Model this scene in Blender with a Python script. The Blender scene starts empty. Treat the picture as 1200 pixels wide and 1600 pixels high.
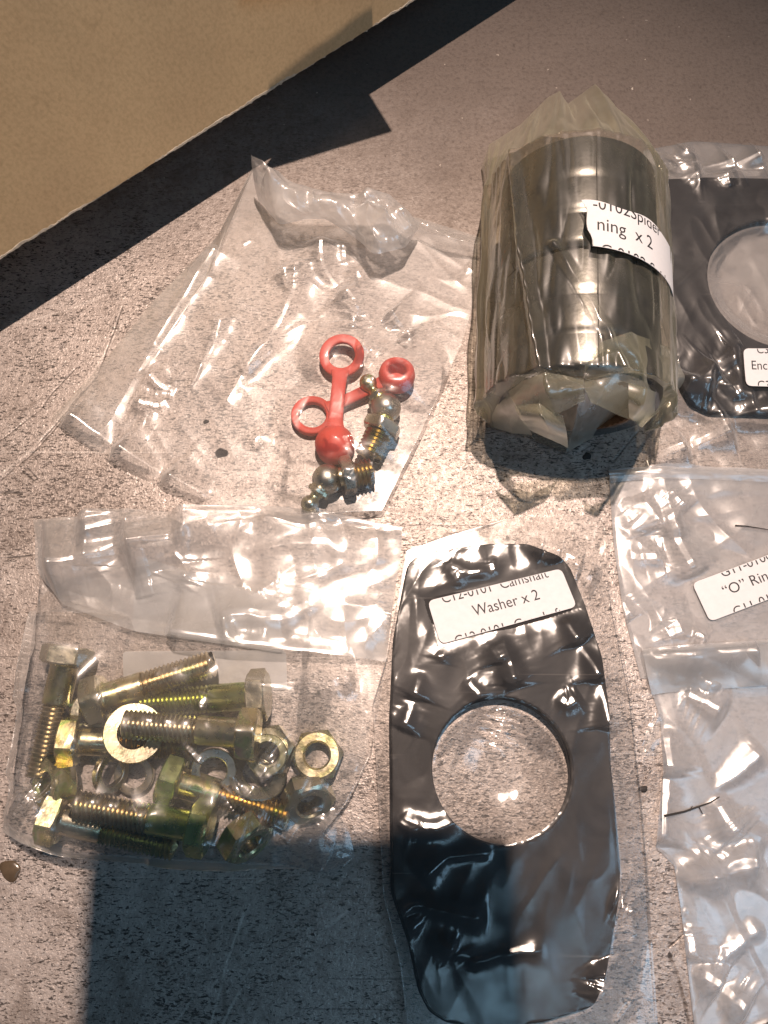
import bpy, bmesh, math, random
import numpy as np
from mathutils import Vector, Matrix, Quaternion
from mathutils.bvhtree import BVHTree
R_ = math.radians
S = 0.001                                   # everything below is written in millimetres
sc = bpy.context.scene
COL = sc.collection
random.seed(4)

# ------------------------------------------------------------------ camera, world, lamps, exposure
CAM_H, TILT, FPX = 232.0, R_(17.0), 1200.0
cam_data = bpy.data.cameras.new("camera"); cam = bpy.data.objects.new("camera", cam_data); COL.objects.link(cam)
cam.location = (0, 0, CAM_H * S); cam.rotation_euler = (TILT, 0, 0)
cam_data.sensor_fit = 'VERTICAL'; cam_data.sensor_height = 32.0; cam_data.lens = 32.0 * FPX / 1600.0
cam_data.clip_start = 0.004; cam_data.clip_end = 20
sc.camera = cam

w = bpy.data.worlds.new("World"); sc.world = w; w.use_nodes = True
w.node_tree.nodes["Background"].inputs[0].default_value = (0.36, 0.64, 0.95, 1)
w.node_tree.nodes["Background"].inputs[1].default_value = 0.057

def aim(o, tgt):
    d = Vector(tgt) - o.location
    o.rotation_euler = d.to_track_quat('-Z', 'Y').to_euler()
LAMP = (60, 404, 1100)
ld = bpy.data.lights.new("work_lamp", 'SPOT'); lo = bpy.data.objects.new("work_lamp", ld); COL.objects.link(lo)
lo.location = [c * S for c in LAMP]; aim(lo, (-0.030, 0.020, 0))
ld.energy = 79.0; ld.color = (1.0, 0.775, 0.64); ld.shadow_soft_size = 0.0100; ld.spot_size = R_(39); ld.spot_blend = 1.0
wd = bpy.data.lights.new("window_light", 'AREA'); wo = bpy.data.objects.new("window_light", wd); COL.objects.link(wo)
wo.location = (0.44, -0.20, 0.66); aim(wo, (0.04, 0.0, 0)); wd.shape = 'RECTANGLE'; wd.size = 0.26; wd.size_y = 0.30
wd.energy = 0.85; wd.color = (0.42, 0.72, 1.0)

vd = bpy.data.lights.new("skylight_pane", 'AREA'); vo = bpy.data.objects.new("skylight_pane", vd); COL.objects.link(vo)
vo.location = (0.17, -0.34, 0.90); aim(vo, (0.04, -0.03, 0)); vd.shape = 'RECTANGLE'; vd.size = 0.24; vd.size_y = 0.14
vd.energy = 0.28; vd.color = (0.45, 0.76, 1.0)

sc.view_settings.view_transform = 'Standard'; sc.view_settings.look = 'None'
sc.view_settings.exposure = 0.0; sc.view_settings.gamma = 1.0; sc.view_settings.use_curve_mapping = False
sc.render.engine = 'CYCLES'
sc.cycles.use_denoising = True
sc.cycles.transparent_max_bounces = 40; sc.cycles.max_bounces = 8; sc.cycles.diffuse_bounces = 3
sc.cycles.sample_clamp_indirect = 4.0

# ------------------------------------------------------------------ helpers
ct, st = math.cos(TILT), math.sin(TILT)
def U(u, v, z=0.0):                          # point of the photograph (1200x1600) at a height z (mm) above the bench
    a, b = (u - 600) / FPX, (800 - v) / FPX
    d = np.array([a, b * ct + st, b * st - ct]); t = (z - CAM_H) / d[2]
    return np.array([d[0] * t, d[1] * t, z])
def UA(u, v, z):
    u, v, z = np.asarray(u, float), np.asarray(v, float), np.asarray(z, float)
    a, b = (u - 600) / FPX, (800 - v) / FPX
    dz = b * st - ct; t = (z - CAM_H) / dz
    return np.stack([a * t, (b * ct + st) * t, z + 0 * a], -1)
def V(p): return Vector([float(c) * S for c in p])

def tag(o, label=None, cat=None, group=None, kind=None):
    if label: o['label'] = label
    if cat: o['category'] = cat
    if group: o['group'] = group
    if kind: o['kind'] = kind
    return o
def mesh_data(name, verts, faces, mat, smooth=True, sharp=None):
    me = bpy.data.meshes.new(name)
    verts = np.asarray(verts, np.float32)
    if isinstance(faces, np.ndarray):
        nf, k = faces.shape
        me.vertices.add(len(verts)); me.vertices.foreach_set('co', (verts * S).ravel())
        me.loops.add(nf * k); me.loops.foreach_set('vertex_index', faces.ravel().astype(np.int32))
        me.polygons.add(nf); me.polygons.foreach_set('loop_start', np.arange(0, nf * k, k, dtype=np.int32))
        me.polygons.foreach_set('use_smooth', np.full(nf, smooth)); me.update(calc_edges=True)
    else:
        me.from_pydata((verts * S).tolist(), [], faces); me.update()
        me.polygons.foreach_set('use_smooth', [smooth] * len(me.polygons))
    if smooth and sharp: me.set_sharp_from_angle(angle=R_(sharp))
    if mat: me.materials.append(mat)
    me.validate()
    return me
def obj(name, me, parent=None):
    o = bpy.data.objects.new(name, me); COL.objects.link(o)
    if parent: o.parent = parent
    return o
def thing(name, loc, zdir=None, roll=0.0):
    o = bpy.data.objects.new(name, None); COL.objects.link(o); o.empty_display_size = 0.005
    o.location = V(loc)
    if zdir is not None:
        q = Vector(zdir).normalized().to_track_quat('Z', 'Y') @ Quaternion((0, 0, 1), roll)
        o.rotation_mode = 'QUATERNION'; o.rotation_quaternion = q
    return o
def copy_tree(root, loc, zdir, roll=0.0):
    r = root.copy(); COL.objects.link(r)
    r.location = V(loc); r.rotation_mode = 'QUATERNION'
    r.rotation_quaternion = Vector(zdir).normalized().to_track_quat('Z', 'Y') @ Quaternion((0, 0, 1), roll)
    for ch in list(root.children):
        c = ch.copy(); COL.objects.link(c); c.parent = r
    return r
def lathe(prof, n=32, closed=False, hexfn=None):
    """revolve (r,z) points about Z"""
    k = len(prof); vs = []; fs = []
    for i in range(n):
        a = 2 * math.pi * i / n; c, s_ = math.cos(a), math.sin(a)
        for r, z in prof: vs.append((r * c, r * s_, z))
    for i in range(n):
        j = (i + 1) % n
        for q in range(k if closed else k - 1):
            q2 = (q + 1) % k
            fs.append((i * k + q, j * k + q, j * k + q2, i * k + q2))
    return vs, fs
def hexprism(af, h, hole=0.0, cham=0.5, n=48, z0=0.0):
    """hexagonal nut or head with rounded chamfered corners, revolved section blended to a hexagon"""
    rin = af / 2; vs = []; fs = []
    prof = []
    if hole: prof += [(hole, 0, 0), (hole, h, 0)]; prof = [(hole, h * .06, 0), (hole + .45, 0, 0)]
    else: prof = [(0.001, 0, 0)]
    cr = rin * (0.93 if hole else 0.97)
    prof += [(cr, 0, 0), (None, cham, 1), (None, h - cham, 1), (cr, h, 0)]
    prof += [(hole + .55, h, 0), (hole, h - .55, 0)] if hole else [(0.001, h, 0)]
    k = len(prof)
    for i in range(n):
        a = 2 * math.pi * i / n
        m = (a + math.pi / 6) % (math.pi / 3) - math.pi / 6
        rh = rin / math.cos(m)
        over = (rh - cr)
        for r, z, f in prof:
            if f:
                rr = rh; dz = over * (0.62 if hole else .5)
                zz = z0 + (z + dz * 0.5 if z < h / 2 else z - dz * 0.5)
            else: rr = r; zz = z0 + z
            vs.append((rr * math.cos(a), rr * math.sin(a), zz))
    for i in range(n):
        j = (i + 1) % n
        for q in range(k if hole else k - 1):
            q2 = (q + 1) % k
            fs.append((i * k + q, j * k + q, j * k + q2, i * k + q2))
    return vs, fs
def thread(r, z0, z1, pitch, depth, n=28, sub=4, hollow=False):
    """helical ridge: each column of the revolved zigzag is shifted along the axis"""
    cnt = int((z1 - z0) / pitch * sub)
    vs = []; fs = []; k = cnt + 3
    for i in range(n + 1):
        a = 2 * math.pi * i / n; sh = pitch * i / n
        vs.append((0.0, 0.0, z0))
        for q in range(cnt + 1):
            z = z0 + pitch * q / sub + sh - pitch
            t = [0, .62, 1, .38][q % sub]
            e = min(1, max(0, (z1 - z) / 1.2))
            rr = r - depth + depth * t * (0.25 + .75 * e) - (1 - e) * .35
            zc = min(max(z, z0), z1)
            vs.append((rr * math.cos(a), rr * math.sin(a), zc))
        vs.append((0.0, 0.0, z1))
    for i in range(n):
        for q in range(k - 1):
            fs.append((i * k + q, (i + 1) * k + q, (i + 1) * k + q + 1, i * k + q + 1))
    return vs, fs

def field(shape, wave, seed, aniso=(1, 1), ang=0.0):
    """smooth random field, unit std, with feature size wave (cells)"""
    rng = np.random.default_rng(seed); n, m = shape
    P = 32
    g = rng.standard_normal((n + 2 * P, m + 2 * P)); F = np.fft.fft2(g)
    fy0 = np.fft.fftfreq(n + 2 * P)[:, None]; fx0 = np.fft.fftfreq(m + 2 * P)[None, :]
    fy = (fy0 * math.cos(ang) + fx0 * math.sin(ang)) * aniso[0]; fx = (fx0 * math.cos(ang) - fy0 * math.sin(ang)) * aniso[1]
    F *= np.exp(-(fx ** 2 + fy ** 2) * (wave ** 2) * 2.0)
    o = np.real(np.fft.ifft2(F))[P:-P, P:-P]
    return o / (o.std() + 1e-9)

# ------------------------------------------------------------------ materials
class NT:
    def __init__(s, name):
        s.m = bpy.data.materials.new(name); s.m.use_nodes = True; s.t = s.m.node_tree; s.t.nodes.clear()
        s.out = s.t.nodes.new('ShaderNodeOutputMaterial')
    def n(s, typ, ins=None, **kw):
        nd = s.t.nodes.new('ShaderNode' + typ)
        for k, v in kw.items(): setattr(nd, k, v)
        for k, v in (ins or {}).items():
            if isinstance(v, bpy.types.NodeSocket): s.t.links.new(v, nd.inputs[k])
            else: nd.inputs[k].default_value = v
        return nd
    def math(s, op, a, b=0.0, c=None, clamp=False):
        nd = s.t.nodes.new('ShaderNodeMath'); nd.operation = op; nd.use_clamp = clamp
        for i, v in enumerate([a, b] + ([c] if c is not None else [])):
            if isinstance(v, bpy.types.NodeSocket): s.t.links.new(v, nd.inputs[i])
            else: nd.inputs[i].default_value = v
        return nd.outputs[0]
    def ramp(s, fac, stops, interp='LINEAR'):
        nd = s.t.nodes.new('ShaderNodeValToRGB'); cr = nd.color_ramp; cr.interpolation = interp
        while len(cr.elements) < len(stops): cr.elements.new(0.5)
        for e, (p, c) in zip(cr.elements, stops):
            e.position = p; e.color = (c, c, c, 1) if isinstance(c, (int, float)) else (*c, 1)
        s.t.links.new(fac, nd.inputs[0]); return nd.outputs[0]
    def mix(s, fac, a, b, blend='MIX'):
        nd = s.t.nodes.new('ShaderNodeMix'); nd.data_type = 'RGBA'; nd.blend_type = blend
        for k, v in ((0, fac), (6, a), (7, b)):
            if isinstance(v, bpy.types.NodeSocket): s.t.links.new(v, nd.inputs[k])
            else: nd.inputs[k].default_value = v if k == 0 else (*v, 1) if len(v) == 3 else v
        return nd.outputs[2]
    def coords(s, scale=(1, 1, 1), rot=(0, 0, 0), kind='Object'):
        tc = s.n('TexCoord'); mp = s.n('Mapping', {'Vector': tc.outputs[kind], 'Scale': scale, 'Rotation': rot}); return mp.outputs[0]
    def noise(s, vec, scale, detail=3, rough=.55, dist=0.0):
        return s.n('TexNoise', {'Vector': vec, 'Scale': scale, 'Detail': detail, 'Roughness': rough, 'Distortion': dist}).outputs[0]
    def surf(s, sh): s.t.links.new(sh, s.out.inputs[0]); return s.m
    def principled(s, **kw):
        return s.n('BsdfPrincipled', kw).outputs[0]

def seg_mask(t, co, pts, width, wob=.0012):
    """narrow line along photo points lying on the bench: a scratch with its own place and shape"""
    nz = t.n('TexNoise', {'Vector': co, 'Scale': 60.0, 'Detail': 2}).outputs[1]
    off = t.n('VectorMath', {0: t.n('VectorMath', {0: nz, 1: (.5, .5, .5)}, operation='SUBTRACT').outputs[0], 'Scale': wob * 2}, operation='SCALE').outputs[0]
    p = t.n('VectorMath', {0: co, 1: off}, operation='ADD').outputs[0]
    xyz = t.n('SeparateXYZ', {0: p}); p = t.n('CombineXYZ', {0: xyz.outputs[0], 1: xyz.outputs[1], 2: 0.0}).outputs[0]
    best = None
    P = [U(u, v, 0) * S for u, v in pts]
    for a, b in zip(P[:-1], P[1:]):
        d = b - a; L2 = float(d @ d)
        q = t.n('VectorMath', {0: p, 1: tuple(a)}, operation='SUBTRACT').outputs[0]
        h = t.math('DIVIDE', t.n('VectorMath', {0: q, 1: tuple(d)}, operation='DOT_PRODUCT').outputs['Value'], L2, clamp=True)
        dv = t.n('VectorMath', {0: tuple(d)}, operation='SCALE'); t.t.links.new(h, dv.inputs['Scale'])
        ds = t.n('VectorMath', {0: q, 1: dv.outputs[0]}, operation='DISTANCE').outputs['Value']
        best = ds if best is None else t.math('MINIMUM', best, ds)
    brk = t.ramp(t.noise(co, 240, 3), [(.36, .25), (.52, 1)])
    return t.math('MULTIPLY', t.math('SUBTRACT', 1.0, t.math('DIVIDE', best, width), clamp=True), brk)
def mat_bench():
    t = NT('scarred_steel'); co = t.coords()
    big = t.noise(co, 9, 3); mid = t.noise(co, 70, 4, .6)
    fine = t.noise(co, 650, 4, .7); grit = t.noise(co, 1500, 2, .6)
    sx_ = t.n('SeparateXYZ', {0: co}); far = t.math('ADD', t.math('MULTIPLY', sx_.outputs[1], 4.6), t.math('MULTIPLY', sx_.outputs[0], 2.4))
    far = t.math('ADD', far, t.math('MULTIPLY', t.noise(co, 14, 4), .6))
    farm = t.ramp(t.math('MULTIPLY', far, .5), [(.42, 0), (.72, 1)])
    base = t.mix(t.ramp(big, [(.35, 0), (.68, 1)]), (.50, .435, .40), (.36, .31, .28))
    base = t.mix(t.ramp(mid, [(.35, 0), (.72, .6)]), base, (.47, .415, .38))
    blot = t.noise(co, 150, 5, .7, .5); base = t.mix(t.ramp(blot, [(.36, .6), (.50, 0)]), base, (.27, .225, .20)); base = t.mix(t.ramp(blot, [(.55, 0), (.72, .5)]), base, (.62, .555, .515))
    base = t.mix(t.ramp(fine, [(.36, .5), (.48, 0)]), base, (.20, .168, .15))
    base = t.mix(t.ramp(fine, [(.56, 0), (.68, .5)]), base, (.70, .65, .62))
    clean = t.math('SUBTRACT', 1.0, farm)
    dens = t.ramp(t.noise(co, 24, 5, .7), [(.38, .0), (.62, 1)])
    # short dark dashes lying in several directions, crowded in some places
    for k, (ang, sx, sy, lo_, amt) in enumerate(((.35, 520, 1500, .40, .92), (-.5, 480, 1400, .395, .9), (1.3, 520, 1600, .38, .9), (2.2, 420, 1300, .37, .9))):
        nv = t.noise(t.coords((sx, sy, 1), (0, 0, ang)), 1.0, 2, .6, .6)
        th = t.math('ADD', nv, t.math('MULTIPLY', t.math('SUBTRACT', 1.0, dens), .085))
        m = t.ramp(th, [(lo_, 1), (lo_ + .035, 0)])
        base = t.mix(t.math('MULTIPLY', t.math('MULTIPLY', m, clean), amt), base, (.045, .038, .035))
    # clustered ragged pits
    cl = t.math('MULTIPLY', t.ramp(t.noise(co, 190, 4, .75), [(.335, 1), (.37, 0)]), t.ramp(t.noise(co, 45, 3), [(.40, .25), (.6, 1)]))
    base = t.mix(t.math('MULTIPLY', t.math('MULTIPLY', cl, clean), .9), base, (.04, .034, .031))
    # small bright flecks
    br = t.ramp(t.noise(co, 800, 2, .6), [(.66, 0), (.71, 1)])
    base = t.mix(t.math('MULTIPLY', br, .35), base, (.84, .78, .73))
    for k, (ang, sx, sy, amt, dark) in enumerate(((.5, 14, 900, .5, 1), (-1.0, 12, 1100, .4, 1), (.95, 9, 700, .4, 0), (1.1, 16, 1200, .5, 0), (2.6, 16, 1000, .3, 0))):
        ln = t.ramp(t.noise(t.coords((sx, sy, 1), (0, 0, ang)), 1.0, 1, .4, .15), [(.745, 0), (.775, 1)])
        base = t.mix(t.math('MULTIPLY', ln, amt), base, (.07, .06, .055) if dark else (.72, .67, .63))
    gr = t.ramp(t.noise(co, 11.0, 5, .65), [(.48, 0), (.70, .45)])
    base = t.mix(gr, base, (.22, .175, .15))
    st_ = t.ramp(t.noise(co, 33, 6, .72, 1.2), [(.54, 0), (.66, .55)]); base = t.mix(st_, base, (.17, .135, .115))
    # dull brown film of dirt in the far corner, also painting in the lamp's falloff
    dirt_falloff = t.mix(mid, (.125, .098, .083), (.17, .135, .115)); dirt_falloff = t.mix(t.ramp(fine, [(.38, .5), (.5, 0)]), dirt_falloff, (.085, .066, .057))
    dirt_falloff = t.mix(t.ramp(t.noise(co, 420, 2), [(.745, 0), (.765, .9)]), dirt_falloff, (.66, .58, .50))
    base = t.mix(t.math('MULTIPLY', farm, .93), base, dirt_falloff)
    grooves = None
    for pts, w_, dark in ((((0, 742), (40, 712), (90, 655), (140, 590), (190, 505)), .0007, 0), (((0, 750), (44, 716), (95, 658), (150, 588)), .0005, 1), (((0, 690), (62, 640), (120, 575)), .00045, 1), (((40, 505), (100, 485), (165, 462)), .0006, 0),
                          (((62, 690), (150, 590), (190, 480)), .0005, 1), (((0, 770), (34, 771)), .0007, 1), (((0, 873), (50, 868)), .0004, 1), (((36, 738), (52, 752)), .0005, 1), (((44, 733), (58, 748)), .0005, 1), (((960, 720), (1000, 672)), .0006, 1), (((1045, 1490), (1062, 1540), (1075, 1600)), .0006, 1), (((1045, 1478), (1078, 1450)), .0004, 1),
                          (((330, 1600), (352, 1520), (380, 1430)), .0005, 0), (((350, 1600), (376, 1545)), .0006, 0), (((270, 1600), (300, 1560)), .0005, 0), (((380, 1388), (420, 1372)), .0006, 0), (((505, 1452), (540, 1425)), .0006, 0)):
        m = seg_mask(t, co, pts, w_)
        base = t.mix(t.math('MULTIPLY', m, .55), base, (.06, .05, .045) if dark else (.74, .68, .63))
        if dark: grooves = m if grooves is None else t.math('MAXIMUM', grooves, m)
    hgt = t.math('ADD', t.math('MULTIPLY', fine, 1.0), t.math('MULTIPLY', grit, .6))
    hgt = t.math('SUBTRACT', hgt, t.math('MULTIPLY', cl, .8)); hgt = t.math('SUBTRACT', hgt, grooves)
    bp = t.n('Bump', {'Height': hgt, 'Strength': .75, 'Distance': .0003})
    rg = t.ramp(fine, [(.3, .52), (.7, .28)])
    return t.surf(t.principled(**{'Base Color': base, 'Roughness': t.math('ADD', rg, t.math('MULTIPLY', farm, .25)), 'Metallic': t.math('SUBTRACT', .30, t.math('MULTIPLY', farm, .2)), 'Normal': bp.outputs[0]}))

def mat_film(name, tint=(.95, .95, .945), haze=.05, rough=.09, spec=1.5, white=(.80, .80, .80), crinkle=.35, cs=260, smudge=.08, graze=.26, milk=.52):
    t = NT(name); co = t.coords()
    n1 = t.noise(co, cs, 3, .55, .6); n2 = t.noise(co, cs * .28, 2, .5, .8)
    n3 = t.noise(co, cs * .22, 2, .45, 1.2); rid = t.math('ABSOLUTE', t.math('SUBTRACT', n3, .5))
    h = t.math('ADD', t.math('MULTIPLY', n1, .22), t.math('ADD', t.math('MULTIPLY', n2, .7), t.math('MULTIPLY', rid, 1.3)))
    bp = t.n('Bump', {'Height': h, 'Strength': crinkle, 'Distance': .0013})
    lw = t.n('LayerWeight', {'Blend': .5, 'Normal': bp.outputs[0]}).outputs['Facing']
    fr = t.n('Fresnel', {'IOR': 1.5, 'Normal': bp.outputs[0]}).outputs[0]
    fac = t.math('MULTIPLY', t.math('DIVIDE', t.math('MULTIPLY', fr, 2.0), t.math('ADD', fr, 1.0)), spec); fac = t.math('MINIMUM', fac, .55)
    sm = t.ramp(t.noise(co, 48, 5, .66, .8), [(.42, 0), (.75, 1)])
    hz = t.math('ADD', t.math('ADD', haze, t.math('MULTIPLY', sm, smudge)), t.math('MULTIPLY', t.math('POWER', lw, 2.5), graze), clamp=True)
    tr = t.n('BsdfTransparent', {'Color': (*tint, 1)}).outputs[0]
    df = t.n('BsdfDiffuse', {'Color': (*white, 1), 'Normal': bp.outputs[0]}).outputs[0]
    tl = t.n('BsdfTranslucent', {'Color': (*white, 1), 'Normal': bp.outputs[0]}).outputs[0]
    hm = t.n('MixShader', {0: .5, 1: df, 2: tl}).outputs[0]
    a = t.n('MixShader', {0: hz, 1: tr, 2: hm}).outputs[0]
    rr = t.ramp(t.noise(co, 130, 3), [(.35, rough), (.75, rough * 1.9)])
    gl = t.n('BsdfGlossy', distribution='BECKMANN', ins={'Color': (1, 1, 1, 1), 'Roughness': rr, 'Normal': bp.outputs[0]}).outputs[0]
    gb = t.n('BsdfGlossy', {'Color': (1, 1, 1, 1), 'Roughness': .36, 'Normal': bp.outputs[0]}).outputs[0]
    gl = t.n('MixShader', {0: milk, 1: gl, 2: gb}).outputs[0]
    b = t.n('MixShader', {0: fac, 1: a, 2: gl}).outputs[0]
    return t.surf(b)

def mat_zinc(name, stops, dull):
    t = NT(name); co = t.coords()
    info = t.n('ObjectInfo').outputs['Random']
    cv = t.n('VectorMath', {0: co, 1: t.n('CombineXYZ', {0: info, 1: info, 2: info}).outputs[0]}, operation='ADD').outputs[0]
    n = t.noise(cv, 150, 2, .5, 1.0)
    col = t.ramp(n, stops)
    col = t.mix(t.ramp(t.noise(cv, 420, 3), [(.52, 0), (.78, .6)]), col, dull)
    col = t.mix(t.ramp(info, [(.50, 0), (.85, .75)]), col, (.54, .51, .43)); col = t.mix(t.ramp(info, [(.08, .65), (.42, 0)]), col, (.36, .50, .16))
    bp = t.n('Bump', {'Height': t.noise(cv, 900, 3), 'Strength': .22, 'Distance': .0002})
    rg = t.ramp(t.noise(cv, 300, 3), [(.3, .20), (.7, .38)])
    return t.surf(t.principled(**{'Base Color': col, 'Metallic': 1.0, 'Roughness': rg, 'Normal': bp.outputs[0]}))

def mat_plain(name, col, rough=.5, metal=0.0, nscale=200, var=.25, bump=.15, bdist=.0003, spec=.5, col2=None):
    t = NT(name); co = t.coords()
    n = t.noise(co, nscale, 4, .6)
    c2 = col2 or tuple(c * (1 - var) for c in col)
    c = t.mix(t.ramp(n, [(.3, 0), (.7, 1)]), col, c2)
    bp = t.n('Bump', {'Height': t.noise(co, nscale * 2.2, 4, .6), 'Strength': bump, 'Distance': bdist})
    rg = t.ramp(n, [(.3, rough * .85), (.7, min(1, rough * 1.2))])
    return t.surf(t.principled(**{'Base Color': c, 'Roughness': rg, 'Metallic': metal, 'Normal': bp.outputs[0], 'Specular IOR Level': spec}))

def mat_card():
    t = NT('kraft_card'); co = t.coords()
    n = t.noise(co, 38, 4, .6); f = t.noise(t.coords((300, 1500, 300), (0, 0, .5)), 1, 3)
    c = t.mix(t.ramp(n, [(.3, 0), (.7, 1)]), (.64, .47, .27), (.585, .42, .24))
    c = t.mix(t.ramp(t.noise(co, 900, 3), [(.4, 0), (.8, .35)]), c, (.27, .18, .09))
    c = t.mix(t.ramp(t.noise(co, 95, 3, .6), [(.64, 0), (.72, .22)]), c, (.25, .165, .085))
    bp = t.n('Bump', {'Height': t.math('ADD', f, t.math('MULTIPLY', n, 2.0)), 'Strength': .10, 'Distance': .0005})
    return t.surf(t.principled(**{'Base Color': c, 'Roughness': .78, 'Normal': bp.outputs[0], 'Specular IOR Level': .25}))

def mat_plate():
    t = NT('black_plate'); co = t.coords()
    n = t.noise(co, 45, 4, .6); s1 = t.noise(t.coords((15, 700, 1), (0, 0, 1.45)), 1, 2)
    c = t.mix(t.ramp(n, [(.3, 0), (.75, 1)]), (.012, .012, .0135), (.026, .023, .024))
    c = t.mix(t.ramp(s1, [(.68, 0), (.74, .5)]), c, (.10, .09, .085))
    bp = t.n('Bump', {'Height': t.noise(co, 500, 3), 'Strength': .2, 'Distance': .0002})
    return t.surf(t.principled(**{'Base Color': c, 'Roughness': .5, 'Metallic': .0, 'Normal': bp.outputs[0], 'Specular IOR Level': .12}))

def mat_bushing():
    t = NT('dark_steel'); co = t.coords()
    n = t.noise(co, 70, 4, .6); s1 = t.noise(t.coords((500, 22, 500)), 1, 2)
    c = t.mix(t.ramp(n, [(.3, 0), (.7, 1)]), (.25, .247, .25), (.12, .12, .125))
    c = t.mix(t.ramp(s1, [(.62, 0), (.75, .4)]), c, (.05, .047, .045))
    rust = t.ramp(t.noise(co, 85, 3), [(.665, 0), (.70, .9)])
    c = t.mix(rust, c, (.33, .10, .025))
    m = t.math('SUBTRACT', 1.0, rust)
    bp = t.n('Bump', {'Height': t.noise(co, 700, 3), 'Strength': .15, 'Distance': .0002})
    return t.surf(t.principled(**{'Base Color': c, 'Roughness': t.ramp(n, [(.3, .22), (.7, .36)]), 'Metallic': t.math('MULTIPLY', m, .96), 'Normal': bp.outputs[0]}))

M = dict(
    bench=mat_bench(), card=mat_card(), plate=mat_plate(), bushing=mat_bushing(),
    card_edge=mat_plain('card_edge', (.60, .53, .42), .8, 0, 700, .35, .4),
    clear=mat_film('clear_film', (.975, .973, .97), .045, .12, 1.0, crinkle=.07, cs=90, smudge=.08, graze=.34),
    bolt_film=mat_film('soft_film', (.975, .973, .97), .055, .13, 1.1, crinkle=.09, cs=90, smudge=.09, graze=.30),
    flap_film=mat_film('doubled_film', (.95, .948, .945), .30, .17, 1.3, crinkle=.10, cs=80, smudge=.16, graze=.3),
    lip_film=mat_film('lip_film', (.97, .97, .965), .34, .15, 1.2, crinkle=.12, cs=120, smudge=.16, graze=.5),
    cling=mat_film('clinging_film', (.975, .973, .97), .018, .15, .85, (.80, .77, .75), .13, 90, .085, milk=.22),
    plate_film=mat_film('slack_film', (.975, .973, .97), .014, .12, 1.1, crinkle=.10, cs=100, smudge=.08),
    grey=mat_film('grey_film', (.93, .93, .94), .25, .21, 1.3, crinkle=.10, cs=80, smudge=.18, graze=.3),
    yellow=mat_film('yellow_film', (.95, .94, .88), .018, .12, 1.1, (.74, .71, .52), .18, 100, .05, graze=.55),
    yellow_fold=mat_film('yellow_fold_film', (.93, .92, .83), .16, .13, 1.2, (.80, .77, .57), .18, 100, .16, graze=.5),
    label_back=mat_film('label_back', (.88, .88, .88), .42, .3, .8, (.82, .82, .82), .05, 150, .06, graze=.1),
    zinc=mat_zinc('yellow_zinc', [(.26, (.30, .48, .13)), (.38, (.60, .58, .20)), (.48, (.62, .52, .26)), (.58, (.70, .62, .40)), (.68, (.40, .54, .20)), (.80, (.58, .36, .32))], (.19, .16, .09)),
    zinc_thread=mat_zinc('dark_zinc_thread', [(.30, (.44, .34, .15)), (.45, (.54, .41, .20)), (.58, (.46, .35, .16)), (.72, (.36, .38, .15))], (.13, .10, .055)),
    zinc_pale=mat_zinc('silvery_zinc', [(.28, (.52, .46, .32)), (.45, (.60, .56, .48)), (.60, (.55, .53, .48)), (.75, (.60, .44, .36))], (.26, .23, .19)),
    red=mat_plain('red_rubber', (.64, .075, .05), .58, 0, 160, .22, .12),
    paper=mat_plain('label_paper', (.80, .79, .80), .65, 0, 600, .05, .05),
    ink=mat_plain('print_ink', (.022, .022, .024), .6, 0, 500, .1, .0),
    black=mat_plain('black_case', (.02, .02, .022), .35, 0, 300, .2, .05),
    dark=mat_plain('dark_grit', (.035, .03, .028), .7, 0, 900, .4, .4),
    drop=mat_plain('brown_drop', (.12, .085, .055), .22, 0, 300, .4, .1),
    rust=mat_plain('rusty_steel', (.24, .12, .055), .65, .3, 500, .5, .4),
)

# ------------------------------------------------------------------ the setting: bench top
g = 24; xs = np.linspace(-420, 420, g + 1); ys = np.linspace(-330, 560, g + 1)
vs = [(x, y, 0) for y in ys for x in xs]
fs = np.array([(j * (g + 1) + i, j * (g + 1) + i + 1, (j + 1) * (g + 1) + i + 1, (j + 1) * (g + 1) + i) for j in range(g) for i in range(g)])
bench = obj('bench_top', mesh_data('bench_top', vs, fs, M['bench'])); tag(bench, kind='structure')

# ------------------------------------------------------------------ unseen phone slab, sized to cast the shadow on the bench
ph = thing('shadow_phone', (0, 0, CAM_H)); ph.rotation_mode = 'XYZ'; ph.rotation_euler = (TILT, 0, 0)
tag(ph, 'unseen black phone slab above the bench, sized to cast the shadow beside the bolts', 'phone')
def rounded_slab(x0, x1, y0, y1, z0, z1, r, n=8):
    pts = []
    for cx, cy, a0 in ((x1 - r, y1 - r, 0), (x0 + r, y1 - r, 90), (x0 + r, y0 + r, 180), (x1 - r, y0 + r, 270)):
        for k in range(n + 1):
            a = R_(a0 + 90 * k / n); pts.append((cx + r * math.cos(a), cy + r * math.sin(a)))
    k = len(pts); c = ((x0 + x1) / 2, (y0 + y1) / 2)
    rings = [(0.97, z0), (1, z0 + .8), (1, z1 - .8), (.97, z1)]
    vs = [(c[0] + (x - c[0]) * f, c[1] + (y - c[1]) * f, z) for f, z in rings for x, y in pts]
    fs = [(q * k + i, q * k + (i + 1) % k, (q + 1) * k + (i + 1) % k, (q + 1) * k + i) for q in range(3) for i in range(k)]
    fs += [tuple(range(k))[::-1], tuple(range(3 * k, 4 * k))]
    return vs, fs
obj('body', mesh_data('body', *rounded_slab(-48, 41, -85, 82, 3, 11, 4), M['black'], True, 40), ph)
obj('lens_bump', mesh_data('lens_bump', *rounded_slab(-28, 20, -16, 12, 1.2, 3.2, 6), M['black'], True, 40), ph)

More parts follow.
